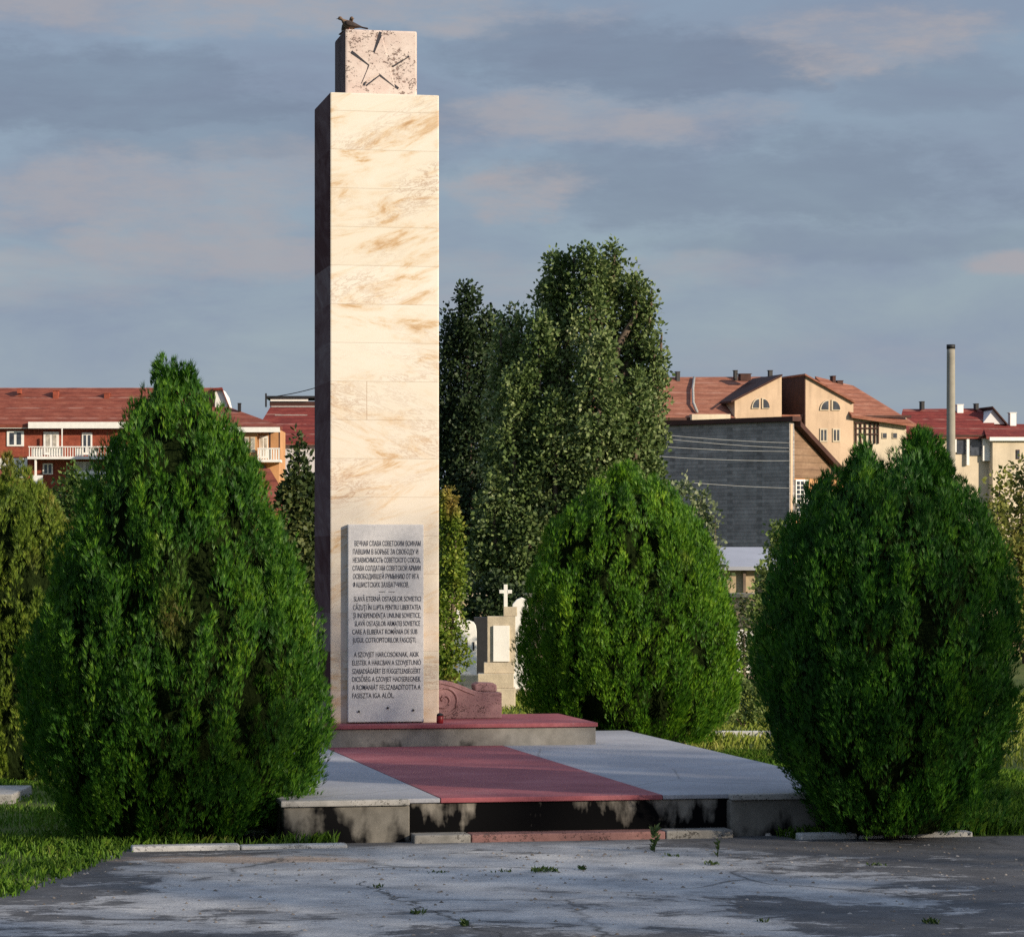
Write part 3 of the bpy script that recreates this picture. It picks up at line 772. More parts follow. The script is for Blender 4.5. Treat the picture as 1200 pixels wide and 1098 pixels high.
def leafy(name, Y, cols, mat, label, cat, leaf, n_tuft, per, seed, tuft=0.35, group=None, bark='bark', trunk_px=None, trunk_r=0.12, depth=0.8, ground_z=-0.012):
    """broad-leaved tree or shrub: upright limbs (px, ytop, ybottom, halfwidth px, depth offset), tufts of leaves set round each"""
    r = np.random.default_rng(seed); s = Y / FPX
    tp = trunk_px if trunk_px is not None else float(np.mean([c[0] for c in cols]))
    X0 = (tp - CX) * s
    root = thing(name, (X0, Y, ground_z), label, cat, group)
    tb = MB(); Ps, Ds, Ns = [], [], []
    tot = sum((c[2] - c[1]) * c[3] for c in cols)
    for (px, yt, yb, hw, dy) in cols:
        x = (px - CX) * s - X0; zt = CAMH + (HY - yt) * s; zb = max(CAMH + (HY - yb) * s, 0.05); R = hw * s
        zt_b = zt - R * .4
        k = min(0.9, zb * .6)
        tb.tube([(0, 0, -0.05), (x * .25, dy * .25, zb * .45), (x * .8, dy * .8, zb + (zt - zb) * .18), (x, dy, (zb + zt) / 2), (x * 1.02, dy, zt_b)],
                [trunk_r, trunk_r * .8, trunk_r * .5, trunk_r * .32, trunk_r * .1], 7)
        nt = max(6, int(n_tuft * (yb - yt) * hw / tot))
        for i in range(nt):
            t = r.random(); z = zb + (zt - zb) * t
            prof = (min(1, t / .12) ** .5) * (min(1, (1 - t) / .45) ** .6) * .85 + .15
            ph = r.uniform(0, 6.283); q = R * prof * r.random() ** .4
            c = np.array([x + q * math.cos(ph), dy + q * depth * math.sin(ph), z])
            tr = tuft * r.uniform(.6, 1.3)
            kk = int(per * r.uniform(.7, 1.3))
            rnd = unit(r.normal(0, 1, (kk, 3)))
            pts = c + rnd * (tr * r.random((kk, 1)) ** .5) * np.array([.8, .8, 1.1])
            d = unit(rnd * .9 + r.normal(0, .5, (kk, 3)) + np.array([0, 0, .15]))
            nn = unit(np.cross(d, unit(r.normal(0, 1, (kk, 3)))))
            Ps.append(pts); Ds.append(d); Ns.append(nn)
    tb.build("trunk", M[bark], root)
    P = np.concatenate(Ps); D = np.concatenate(Ds); N = np.concatenate(Ns)
    L = leaf * r.uniform(.65, 1.25, len(P)); 
    V, F = quads(P, D, N, L, L * .36)
    ok = P[:, 2] > 0.02
    F = F[ok]
    np_mesh("crown", V, F, mat, root)
    return root

GP = "trees behind the graves"
leafy("poplar_tree", 80, [(656, 303, 640, 30, 0), (690, 298, 620, 32, -.5), (718, 292, 610, 22, .3), (738, 312, 560, 18, .6), (640, 325, 560, 18, .4), (752, 336, 600, 18, .1), (648, 302, 400, 9, .2), (672, 298, 400, 9, -.2), (703, 293, 400, 10, .1), (719, 288, 380, 8, .2), (744, 322, 420, 9, 0), (762, 334, 430, 7, .2), (773, 388, 480, 6, 0), (764, 400, 610, 16, -.3), (612, 368, 640, 20, .5), (588, 374, 640, 18, .6), (632, 378, 690, 34, -.9), (603, 440, 700, 30, -1.2), (650, 470, 690, 40, -1.4), (700, 400, 640, 40, -1.5), (745, 440, 620, 30, -1.0), (580, 560, 705, 26, -1.3), (620, 600, 705, 34, -1.5), (560, 620, 700, 20, -1.0)],
      M['poplar'], "tall sunlit poplar with several upright limbs behind the yellow-green thuja", "tree", .118, 2300, 40, 31, .31, GP, trunk_px=650, trunk_r=.22)
leafy("poplar_tree", 88, [(548, 343, 640, 28, 0), (574, 372, 660, 26, .4), (527, 370, 620, 24, .2), (600, 366, 600, 20, .6), (552, 480, 715, 34, -.4), (525, 470, 670, 22, .3), (585, 560, 722, 24, -1.5)],
      M['poplar_dark'], "dark shaded tree close against the obelisk's right edge", "tree", .125, 1150, 36, 33, .38, GP, trunk_px=556, trunk_r=.2)
leafy("small_tree", 46, [(351, 512, 700, 17, 0), (340, 560, 720, 16, -.1), (365, 560, 720, 18, .2), (352, 640, 760, 24, -.1)],
      M['slim'], "slim olive-green tree left of the obelisk's shaded side", "tree", .085, 420, 24, 35, .15, None, trunk_px=352, trunk_r=.06)
leafy("shrub", 40, [(524, 575, 800, 22, 0), (534, 605, 690, 10, -.1), (512, 700, 812, 14, -.2), (524, 768, 814, 14, -.2)],
      M['thuja_dry'], "narrow yellow-green shrub just right of the obelisk", "shrub", .055, 300, 26, 37, .11, "shrubs among the graves", trunk_px=526, trunk_r=.04)
leafy("shrub", 60, [(580, 678, 735, 20, 0), (556, 690, 740, 9, .2), (604, 690, 740, 12, .1)],
      M['poplar_dark'], "dark shrub in front of the tan wall, behind the tan stele", "shrub", .09, 170, 24, 53, .18, "shrubs among the graves", trunk_px=580, trunk_r=.04)
leafy("shrub", 62, [(800, 565, 690, 20, 0), (822, 578, 690, 16, .2), (838, 600, 700, 10, 0)],
      M['pale'], "pale-leaved shrub rising behind the yellow-green thuja's right shoulder", "shrub", .10, 150, 16, 39, .22, "shrubs among the graves", trunk_px=815, trunk_r=.05)
leafy("shrub", 44, [(912, 615, 760, 20, 0), (896, 660, 770, 16, -.1), (930, 640, 760, 20, .1), (886, 700, 790, 12, -.2)],
      M['lime'], "light green shrub beside the left edge of the two-tipped thuja", "shrub", .075, 200, 18, 41, .14, "shrubs among the graves", trunk_px=908, trunk_r=.05)
leafy("shrub", 48, [(872, 700, 800, 14, 0), (885, 730, 810, 12, .1), (858, 720, 800, 14, .1)],
      M['olive'], "low dark shrub in the gap right of the yellow-green thuja", "shrub", .06, 90, 18, 43, .13, "shrubs among the graves", trunk_px=872, trunk_r=.04)
leafy("broadleaf_tree", 60, [(1172, 556, 700, 26, 0), (1200, 545, 720, 32, .3), (1235, 540, 720, 36, 0), (1165, 590, 700, 22, -.5), (1190, 640, 760, 30, -.3)],
      M['yellow'], "yellow-green tree with browning leaves at the right edge", "tree", .105, 420, 18, 45, .25, None, trunk_px=1205, trunk_r=.10)
leafy("broadleaf_tree", 55, [(88, 556, 700, 26, 0), (115, 568, 720, 24, .2), (60, 575, 720, 22, .3), (95, 620, 740, 30, -.3)],
      M['fresh'], "pale green tree between the brown-patched thuja and the largest thuja", "tree", .085, 620, 22, 47, .22, None, trunk_px=90, trunk_r=.09)
leafy("flowering_plant", 37.5, [(858, 805, 845, 10, 0), (874, 800, 845, 12, .1), (888, 808, 848, 10, 0)],
      M['lime'], "yellow-green flowering plants in the sunny gap between two thujas", "plant", .05, 70, 16, 49, .08, None, trunk_px=872, trunk_r=.012)

# ------------------------------------------------------------------ graves and cemetery wall
wl = thing("cemetery_wall", (0, 64, 0), "tan plastered cemetery wall behind the graves", "wall")
b = MB(); b.box((-16, 0, -.2), (26, .3, 1.20)); b.build("wall", M['tanwall'], wl, .02)
b = MB(); b.box((-16.05, -.06, 1.202), (26.05, .36, 1.30)); b.build("coping", M['tanstone'], wl, .02)

def cross(m, x, y, z, h, w, t):
    m.box((x - t / 2, y - t / 2, z), (x + t / 2, y + t / 2, z + h))
    m.box((x - w / 2, y - t / 2 - .004, z + h * .60), (x - t / 2 - .0, y + t / 2 + .004, z + h * .60 + t * .95))
    m.box((x + t / 2, y - t / 2 - .004, z + h * .60), (x + w / 2, y + t / 2 + .004, z + h * .60 + t * .95))

Yb = 42.0; sb = Yb / FPX
def gx_(px): return (px - 583) * sb
def gz_(py): return CAMH + (HY - py) * sb
GB = thing("gravestone", (W(583, 0, Yb).x, Yb, 0), "tan grave stele with white panel and white cross on top", "gravestone", "gravestones behind the obelisk")
b = MB(); b.box((gx_(556), -.20, -.05), (gx_(604), .30, gz_(806))); b.box((gx_(560), -.16, gz_(806) + .001), (gx_(602), .26, gz_(789))); b.build("plinth", M['tanstone'], GB, .01)
b = MB(); b.box((gx_(567), -.05, gz_(789) + .001), (gx_(603), .2, gz_(776))); b.box((gx_(571), -.02, gz_(776) + .001), (gx_(604), .16, gz_(722))); b.box((gx_(590), 0, gz_(722) + .001), (gx_(606), .14, gz_(711)))
st_ = b.build("stele", M['tanstone'], GB, .008)
b = MB(); b.box((gx_(578), -.05, gz_(775)), (gx_(597), -.0215, gz_(733))); b.build("white_panel", M['whitestone'], GB, .004)
b = MB(); cross(b, gx_(592.5), .07, gz_(711) + .001, gz_(685) - gz_(711), .17, .05); b.build("cross", M['whitestone'], GB, .004)

Ya = 47.0; sa = Ya / FPX
GA = thing("gravestone", (W(545, 0, Ya).x, Ya, 0), "white rounded gravestone with a small white cross before it", "gravestone", "gravestones behind the obelisk")
def ax_(px): return (px - 545) * sa
def az_(py): return CAMH + (HY - py) * sa
b = MB(); b.ext([(ax_(529), 0, -.05), (ax_(558.5), 0, -.05), (ax_(558.5), 0, az_(740)), (ax_(557.5), 0, az_(733)), (ax_(555), 0, az_(729)), (ax_(550), 0, az_(727)), (ax_(529), 0, az_(727))], (0, .16, 0)); b.build("headstone", M['whitestone'], GA, .008)
b = MB(); cross(b, ax_(537), -.10, az_(763), az_(711) - az_(763), .15, .045); b.build("cross", M['whitestone'], GA, .004)
for x_ in (546, 554):
    b = MB(); b.box((ax_(x_), -.012, az_(762)), (ax_(x_ + 2), -.001, az_(752))); b.build("inset_lamp", M['dark'], GA)
b = MB(); b.box((ax_(527), -.30, -.05), (ax_(560), -.003, az_(790))); b.build("plinth", M['tanstone'], GA, .01)

GC = thing("gravestone", (W(564, 0, 50).x, 50, 0), "black granite gravestone between the white stone and the tan stele", "gravestone", "gravestones behind the obelisk")
b = MB(); b.box((-.12, 0, .1), (.14, .12, CAMH - (723 - 655) * 50 / FPX)); b.build("headstone", M['darkstone'], GC, .01)
b = MB(); b.box((-.18, -.08, -.05), (.2, .2, .1)); b.build("plinth", M['darkstone'], GC, .01)
GD = thing("gravestone", (W(611, 0, 45).x, 45, 0), "pale rounded gravestone top beside the tan stele's cross", "gravestone", "gravestones behind the obelisk")
b = MB(); zt = CAMH - (700 - 655) * 45 / FPX
b.ext([(-.13, 0, .12), (.10, 0, .12), (.10, 0, zt - .10), (.07, 0, zt - .03), (0, 0, zt), (-.07, 0, zt - .03), (-.13, 0, zt - .10)], (0, .12, 0)); b.build("headstone", M['whitestone'], GD, .012)
b = MB(); b.box((-.2, -.06, -.05), (.17, .2, .12)); b.build("plinth", M['tanstone'], GD, .01)
GE = thing("gravestone", (W(874, 0, 52).x, 52, 0), "small whitish gravestone in the gap right of the yellow-green thuja", "gravestone", "gravestones behind the obelisk")
b = MB(); zt = CAMH - (738 - 655) * 52 / FPX
b.ext([(-.16, 0, .1), (.16, 0, .1), (.16, 0, zt - .06), (.1, 0, zt), (-.1, 0, zt), (-.16, 0, zt - .06)], (0, .12, 0)); b.build("headstone", M['whitestone'], GE, .012)
b = MB(); b.box((-.25, -.1, -.05), (.25, .25, .1)); b.build("plinth", M['tanstone'], GE, .01)

b = MB(); b.box((1.2, 35.3, -.05), (6.5, 35.42, .05)); tag(b.build("path_edging", M['kerb'], None, .01), kind='structure', label="pale stone edging across the sunny lawn")
b = MB(); b.box((-5.6, 25.6, -.05), (-4.10, 26.6, .07)); tag(b.build("path_slab", M['lip'], None, .015), kind='structure', label="grey path slab at the left edge of the lawn")

# ------------------------------------------------------------------ buildings
class Site:
    def __init__(s, px, Y, rot_deg=0.0, origin=None):
        a = math.radians(rot_deg); s.c, s.s = math.cos(a), math.sin(a)
        s.O = origin if origin is not None else Vector(((px - CX) / FPX * Y, Y, 0))
        s.r = Vector((s.c, s.s, 0)); s.d = Vector((-s.s, s.c, 0))

    def at(s, px, py, v=0.0, z=None):
        b = s.O + s.d * v
        dx = (px - CX) / FPX
        u = (dx * b.y - b.x) / (s.c - dx * s.s)
        p = b + s.r * u
        p.z = CAMH + (HY - py) / FPX * p.y if z is None else z
        return p - s.O

    def slab(s, m, pts, v, t, z0=None):
        """polygon through pixels on the plane v, extruded backwards by t"""
        m.ext([s.at(px, py, v) for px, py in pts], s.d * t)

    def rect(s, m, x0, y0, x1, y1, v, t):
        s.slab(m, [(x0, y0), (x1, y0), (x1, y1), (x0, y1)], v, t)


def window(S_, root, x0, y0, x1, y1, v=0.0, frame='white', pane='pane', fr=.16, cols=2):
    f = MB(); S_.rect(f, x0, y0, x1, y1, v - .08, .075)
    fo = f.build("window", M[frame], root)
    g = MB(); w = (x1 - x0); bx = w * fr; by = (y1 - y0) * fr * .7
    cw = (w - bx * (cols + 1)) / cols
    for i in range(cols):
        a = x0 + bx + i * (cw + bx)
        S_.rect(g, a, y0 + by, a + cw, y1 - by, v - .10, .018)
    g.build("pane", M[pane], fo)
    return fo


def pipe(S_, root, name, x0, y0, x1, y1, v, t, mat):
    b = MB(); S_.rect(b, x0, y0, x1, y1, v, t); 
    o = b.build(name, M[mat], root)
    c = MB(); S_.rect(c, x0 - (x1 - x0) * .12, y0 - .7, x1 + (x1 - x0) * .12, y0 - .05, v - .05, t + .1); c.build("chimney_cap", M[mat], o)
    return o


def roof(S_, root, name, pts, mat, t=0.25):
    """pts: (px,py,v) corners of a roof plane"""
    b = MB(); P = [S_.at(*p) for p in pts]
    b.ext(P, (0, 0, -t)); return b.build(name, M[mat], root)

# A: long red brick apartment block on the left
SA = Site(90, 262)
A = thing("apartment_block", SA.O, "long red brick apartment block with red tiled roof and balconies, far left", "building", "buildings behind the monument")
b = MB(); SA.slab(b, [(-120, 500), (262, 500), (262, 683), (-120, 683)], .6, 11); b.build("wall", M['redwall'], A)
roof(SA, A, "roof", [(-126, 497.5, 0), (266, 497.5, 0), (258, 454.5, 6), (-126, 454.5, 6)], 'tile')
roof(SA, A, "roof", [(-126, 454.5, 6), (258, 454.5, 6), (263, 497, 12.4), (-126, 497, 12.4)], 'tile')
b = MB(); SA.rect(b, -126, 497.8, 33, 502, .05, .3); SA.rect(b, 33, 494.5, 148, 502, -.35, .4); SA.rect(b, 148, 497.8, 266, 502, .05, .3); b.build("fascia", M['white'], A)
for x0, y0, x1, y1 in ((62, 458, 68, 468), (122, 461, 128, 469), (20, 456, 24, 461)): pipe(SA, A, "chimney", x0, y0, x1, y1, 4.2, .8, 'redwall')
for x0, y0, x1, y1, pn in ((8, 505, 28, 523, 'pane'), (51, 506, 69, 533, 'pane_pale'), (96, 507, 108, 533, 'pane'), (-40, 505, -20, 523, 'pane'), (50, 543, 62, 556, 'pane'), (10, 543, 30, 560, 'pane'), (88, 541, 110, 552, 'pane_pale'), (160, 507, 178, 524, 'pane'), (200, 507, 218, 524, 'pane')):
    window(SA, A, x0, y0, x1, y1, .6, 'white', pn)
b = MB(); SA.rect(b, 32, 535, 150, 538, -1.0, 1.59); bal = b.build("balcony", M['white'], A)
rl = MB()
for x in range(34, 150, 3): SA.rect(rl, x, 524, x + .8, 535, -.95, .06)
SA.rect(rl, 33, 523, 150, 524.2, -1.0, .1); rl.build("railing", M['white'], bal)
for x0, x1 in ((37, 49), (57, 72), (88, 97), (104, 114)):
    b = MB(); SA.rect(b, x0, 525, x1, 534.5, -.8, .05); b.build("laundry", M['white'], bal)
for q_ in ((40.5, 538.2, 42.5, 570, -.9, .3), (72, 502.2, 73.2, 534.8, -.9, .12)):
    b = MB(); SA.rect(b, *q_); b.build("balcony_post", M['white'], bal)
b = MB(); SA.rect(b, 37, 557, 50, 568, -1, .1); b.build("balcony_panel", M['white'], bal)
b = MB(); SA.rect(b, -60, 537, 32, 549, .45, .14); b.build("parapet_band", M['white'], A)
b = MB(); SA.rect(b, 85, 552, 150, 562, -.6, .1); b.build("lower_railing", M['white'], A)
dm = MB(); SA.slab(dm, [(252, 480), (268, 480), (264, 464), (259, 456), (252, 456)], 2.0, 4); d0 = dm.build("dormer", M['white'], A)
roof(SA, d0, "dormer_roof", [(250, 455, 1.7), (260, 454, 1.7), (261, 455, 6), (250, 455.5, 6)], 'tile_dark', .2)
roof(SA, d0, "dormer_roof", [(260, 454, 1.7), (270, 479, 1.7), (270, 479, 6), (260.6, 454.4, 6)], 'tile_dark', .2)

# B: ochre house with white balcony
SB = Site(285, 250)
B = thing("ochre_house", SB.O, "ochre house with hipped red roof and white corner balcony", "building", "buildings behind the monument")
b = MB(); SB.rect(b, 225, 503, 301, 684, 0, 9); SB.rect(b, 301.05, 503, 327, 684, 1.6, 7); b.build("wall", M['orange'], B)
roof(SB, B, "roof", [(222, 500, -.6), (330, 500, -.6), (268, 477, 4.5), (222, 477, 4.5)], 'tile')
roof(SB, B, "roof", [(330, 500, -.6), (331, 500, 9.6), (268, 477, 4.5)], 'tile')
b = MB(); SB.rect(b, 222, 500.6, 328, 506.5, -.62, .3); b.build("fascia", M['white'], B)
for x0, x1 in ((286, 292), (293.5, 299)): window(SB, B, x0, 512, x1, 530, 0, 'cream', 'pane_pale', .12, 1)
window(SB, B, 304, 511, 314, 537, 1.6, 'white', 'pane_pale', .14, 2)
b = MB(); SB.rect(b, 301, 538.5, 328.5, 541.5, -.4, 1.95); bl = b.build("balcony", M['white'], B)
b = MB()
for k in range(9): SB.rect(b, 302 + k * 3, 526, 303.6 + k * 3, 538.4, -.38, .08)
SB.rect(b, 301.5, 525, 328, 526.3, -.42, .12); b.build("railing", M['white'], bl)
for x0, x1 in ((315, 317), (326.4, 328)):
    b = MB(); SB.rect(b, x0, 506.6, x1, 538.4, -.3, .12); b.build("balcony_post", M['eaves'], bl)
pipe(SB, B, "chimney", 278.5, 473, 282, 482, 3, .5, 'dark')
window(SB, B, 304, 545, 312, 556, 1.6, 'redwall', 'pane', .12, 1)

# C: house with roof terrace
SC = Site(350, 272)
C_ = thing("terrace_house", SC.O, "dark red roofed house with a flat roof canopy, left of the obelisk", "building", "buildings behind the monument")
b = MB(); SC.rect(b, 305, 521, 440, 683, .6, 10); b.build("wall", M['plaque'], C_)
roof(SC, C_, "roof", [(292, 518, 0), (444, 518, 0), (426, 475, 6), (318, 475, 6)], 'tile_dark')
roof(SC, C_, "roof", [(292, 518, 0), (318, 475, 6), (295, 518, 11)], 'tile_dark')
b = MB(); SC.rect(b, 300, 518.6, 442, 521.5, .02, .4); b.build("fascia", M['white'], C_)
b = MB(); SC.rect(b, 316, 470.5, 420, 475.5, 6.2, 4); b.build("upper_storey", M['eaves'], C_)
b = MB(); SC.rect(b, 317, 467, 361, 470.3, 6.0, .2); b.build("white_beam", M['white'], C_)
b = MB(); SC.rect(b, 311, 464, 425, 466.6, 5.8, 4.6); SC.rect(b, 310.6, 461, 312.6, 477, 5.6, .15); b.build("roof_canopy", M['dark'], C_)
b = MB(); SC.rect(b, 318, 475.6, 400, 477.3, 5.6, .2); SC.rect(b, 322, 486, 360, 487.4, 4.3, .1); b.build("ridge_tiles", M['lip'], C_)

def hip_house(name, px0, px1, r0, r1, yr, ye, Y, dep, label, rot=0, wall='cream', tile='tile'):
    s = Site((px0 + px1) / 2, Y, rot)
    o = thing(name, s.O, label, "building", "buildings behind the monument")
    gy_ = HY + CAMH / Y * FPX
    b = MB(); s.rect(b, px0 + 2, ye + 1, px1 - 2, gy_, .4, dep - .8); b.build("wall", M[wall], o)
    roof(s, o, "roof", [(px0, ye, 0), (px1, ye, 0), (r1, yr, dep / 2), (r0, yr, dep / 2)], tile, .15)
    roof(s, o, "roof", [(px1, ye, 0), (px1 - .5, ye, dep), (r1, yr, dep / 2)], tile, .15)
    roof(s, o, "roof", [(px0, ye, 0), (r0, yr, dep / 2), (px0 + .5, ye, dep)], tile, .15)
    roof(s, o, "roof", [(r0, yr, dep / 2), (r1, yr, dep / 2), (px1 - .5, ye, dep), (px0 + .5, ye, dep)], tile, .15)
    return o, s
hip_house("cottage", 262, 350, 275, 316, 549, 606, 120, 6, "low cottage roof of orange tiles left of the slim olive-green tree", 0, 'orange', 'tile')
hip_house("cottage", -70, 42, -50, 12, 551, 596, 110, 6, "low cottage roof below the long apartment block, at the left edge", 0, 'orange', 'tile')

# D: peach apartment house with split gable
SD = Site(860, 255, 18)
D = thing("gabled_apartment_house", SD.O, "peach apartment house with a split gable and arched windows", "building", "buildings behind the monument")
gyD = 682
b = MB(); SD.rect(b, 700, 492, 861, gyD, .5, 12); b.build("wall", M['tan'], D)
b = MB(); SD.slab(b, [(861, 470), (916, 441.5), (916, gyD), (861, gyD)], 0, 6); b.build("gable_wall", M['tan'], D)
b = MB(); SD.slab(b, [(944, 440.5), (1000, 472.5), (1000, gyD), (944, gyD)], 0, 6); b.build("gable_wall", M['tan'], D)
b = MB(); SD.slab(b, [(916.5, 442), (943.6, 441), (943.6, gyD), (916.5, gyD)], 4.6, 1.3); b.build("recess_wall", M['eaves'], D)
b = MB(); b.ext([SD.at(944, y_, 0) - SD.r * .03 for y_ in (440.5, 682)] + [SD.at(944, y_, 0) - SD.r * .03 + SD.d * 6 for y_ in (682, 440.5)], SD.r * -.06); b.build("side_shade_sheet", M['eaves'], D)  # dark sheet added over the gable's left side to stand in for shade
b = MB(); SD.slab(b, [(916.5, 486), (943.6, 486), (943.6, 491), (916.5, 491)], .3, 4.2); b.build("recess_roof", M['tile_orange'], D)
b = MB(); b.ext([SD.at(857, 472.0, -.3), SD.at(917, 440.6, -.3), SD.at(917, 438.6, -.3), SD.at(857, 469.6, -.3)], SD.d * 7); b.build("roof", M['eaves'], D)
b = MB(); b.ext([SD.at(943.5, 439.8, -.3), SD.at(1002, 472.6, -.3), SD.at(1002, 470.4, -.3), SD.at(943.5, 437.9, -.3)], SD.d * 7); b.build("roof", M['tile_orange'], D)
roof(SD, D, "roof", [(690, 489, 0), (862, 489, 0), (906, 441.5, 6.5), (690, 442.5, 6.5)], 'tile_orange')
roof(SD, D, "roof", [(690, 442.5, 6.5), (906, 441.5, 6.5), (900, 489, 13), (690, 489, 13)], 'tile_orange')
roof(SD, D, "roof", [(998, 486, -.4), (1070, 496.5, -.4), (1000, 452, 4.5), (955, 441, 4.5)], 'tile_orange')
roof(SD, D, "roof", [(1070, 496.5, -.4), (1074, 497, 9), (1000, 452, 4.5)], 'tile_orange')
b = MB(); b.tube([SD.at(813.5, 442.5, 6.1), SD.at(812, 455, 4.0), SD.at(812.5, 472, 1.6), SD.at(817, 483, .4)], .12, 6); b.build("ridge_tiles", M['lip'], D)
b = MB(); SD.rect(b, 811, 485.5, 856, 493.5, -.5, .6); b.build("white_parapet", M['cream'], D)
for q_ in ((775, 489.5, 861, 492.5, -.1, .5), (999, 486.8, 1068, 489.5, -.3, .3)):
    b = MB(); SD.rect(b, *q_); b.build("eaves_board", M['eaves'], D)
b = MB(); SD.rect(b, 1000.5, 489.6, 1062, gyD, .3, 8); b.build("wing_wall", M['cream'], D)
def arch(x0, x1, ytop, ybot, v=0.0):
    """split semicircular window"""
    xm = (x0 + x1) / 2; rx = (x1 - x0) / 2; ry = ybot - ytop
    for sgn in (-1, 1):
        pts = [(xm + sgn * 1.6, ybot)] + [(xm + sgn * (1.6 + (rx - 1.6) * math.cos(a)), ybot - ry * math.sin(a)) for a in [i * math.pi / 2 / 8 for i in range(9)]]
        f = MB(); SD.slab(f, pts, v - .10, .095); fo = f.build("arched_window", M['cream'], D)
        c = (xm + sgn * (1.6 + (rx - 1.6) * .45), ybot - ry * .42)
        g = MB(); SD.slab(g, [(c[0] + (x - c[0]) * .78 + (1.0 if sgn > 0 else .6), c[1] + (y - c[1]) * .8) for x, y in pts], v - .13, .028); g.build("pane", M['pane'], fo)
arch(881, 902, 466.5, 479); arch(961, 985, 468.5, 481)
for x0, x1 in ((961, 970), (976, 985)): window(SD, D, x0, 502, x1, 518, 0, 'cream', 'pane', .16, 2)
for x0, x1 in ((876, 885), (893, 902)): window(SD, D, x0, 505, x1, 520, 0, 'cream', 'pane', .16, 2)
b = MB()
for x in (1003, 1008.5, 1014, 1020, 1025, 1029): SD.rect(b, x, 495, x + 1.2, 520, .15, .14)
for y in (495, 501, 508): SD.rect(b, 1002, y, 1030, y + 1.2, .10, .04)
b.build("loggia_grille", M['eaves'], D)
for x0, y0, x1, y1 in ((793, 436, 797, 452), (861, 434.5, 864.5, 446), (901.5, 434.5, 905.5, 444)): pipe(SD, D, "chimney", x0, y0, x1, y1, 5.8, .35, 'dark')
for x0, y0, x1, y1 in ((868, 438.5, 880, 446), (976, 441, 979.5, 456), (981.5, 446.5, 988, 455)): pipe(SD, D, "chimney", x0, y0, x1, y1, 4.2, .6, 'eaves')
for x0, x1 in ((1034, 1040), (1046, 1052)): window(SD, D, x0, 507, x1, 514, .3, 'cream', 'pane', .14, 1)

# E: far right house
SE = Site(1160, 305, 14)
E = thing("cream_house", SE.O, "cream house with dark red roofs and a small gable, far right", "building", "buildings behind the monument")
b = MB(); SE.rect(b, 1064, 511, 1163, 679, .5, 10); b.build("wall", M['cream'], E)
b = MB(); SE.rect(b, 1163.3, 513, 1260, 679, -.6, 10); b.build("wing_wall", M['cream'], E)
roof(SE, E, "roof", [(1050, 511.5, 0), (1166, 511, 0), (1164, 478.5, 5.5), (1058, 479.5, 5.5)], 'tile_dark')
roof(SE, E, "roof", [(1058, 479.5, 5.5), (1164, 478.5, 5.5), (1166, 511, 11), (1050, 511.5, 11)], 'tile_dark')
roof(SE, E, "roof", [(1156, 511.5, -1), (1262, 511.5, -1), (1262, 497, 3), (1151, 497, 3)], 'tile_dark')
b = MB(); SE.slab(b, [(1151, 497), (1179, 497), (1164, 480)], 2.6, 3); b.build("gable", M['plaque'], E)
b = MB(); b.ext([SE.at(1163.5, 478, 2.2), SE.at(1181, 498.5, 2.2), SE.at(1181, 496.5, 2.2), SE.at(1163.5, 476.2, 2.2)], SE.d * 4); b.build("gable_roof", M['eaves'], E)
b = MB(); SE.rect(b, 1160, 512.2, 1262, 516.5, -1.05, .35); b.build("fascia", M['white'], E)
b = MB(); SE.rect(b, 1060, 509.5, 1160, 511.6, -.12, .1); b.build("eaves_board", M['eaves'], E)
for q_ in ((1118, 511.8, 1121, 530, .1, .3), (1133, 511.8, 1136, 545, .1, .3), (1152, 511.8, 1160, 540, .05, .3)):
    b = MB(); SE.rect(b, *q_); b.build("porch_post", M['white'], E)
for q_ in ((1121.5, 516, 1132, 532, .38, .1), (1137, 514, 1151, 534, .38, .1)):
    b = MB(); SE.rect(b, *q_); b.build("porch_window", M['pane'], E)
for x0, y0, x1, y1, mt in ((1122, 474.5, 1129, 492, 'white'), (1080, 471, 1083.5, 480, 'dark'), (1143.5, 473.5, 1147, 480, 'dark'), (1184, 484, 1191, 499, 'white')): pipe(SE, E, "chimney", x0, y0, x1, y1, 2.4 if x0 > 1180 else 4.6, .6, mt)
window(SE, E, 1191, 527, 1195, 538, -.6, 'eaves', 'pane', .12, 1)

# F: tall concrete chimney
F_ = thing("factory_chimney", W(1114.3, 0, 292).xy.to_3d(), "tall slim concrete chimney stack rising above the right roofs", "chimney")
h = CAMH + (HY - 404) * 292 / FPX
b = MB(); b.lathe((0, 0, 0), [(.50, 0), (.42, h * .5), (.385, h - .9), (.385, h - .4)], 20); b.build("stack", M['stack'], F_)
b = MB(); b.lathe((0, 0, h - .398), [(.41, 0), (.41, .4), (.30, .41)], 20); b.build("rim", M['dark'], F_)

# H: hall with tall grey blank wall
SH = Site(925, 125, -41)
SG = Site(925, 125, 49, SH.O)
Hh = thing("grey_hall", SH.O, "hall with a tall blank grey brick wall and brown shingled gable end", "building", "buildings behind the monument")
ztop = SH.at(925, 494).z
pl = SH.at(690, 500); pl_u = pl.dot(SH.r)
b = MB(); b.box((0, 0, 0), (0, 0, 0)); b = MB()
def hl(u, v, z): return SH.r * u + SH.d * v + Vector((0, 0, z))
b.ext([hl(pl_u, 0, -.2), hl(0, 0, -.2), hl(0, 0, ztop), hl(pl_u, 0, ztop)], SH.d * .35); b.build("wall", M['greybrick'], Hh)
b = MB(); b.ext([hl(pl_u, -.12, ztop + .01), hl(.25, -.12, ztop + .01), hl(.25, -.12, ztop + .2), hl(pl_u, -.12, ztop + .2)], SH.d * .6); b.build("coping", M['eaves'], Hh)
pR = SG.at(972, 545); vR = pR.dot(SG.r); slope = (ztop - pR.z) / vR
ve = 5.2; ze = ztop - slope * ve
zs = SG.at(940, 560).z
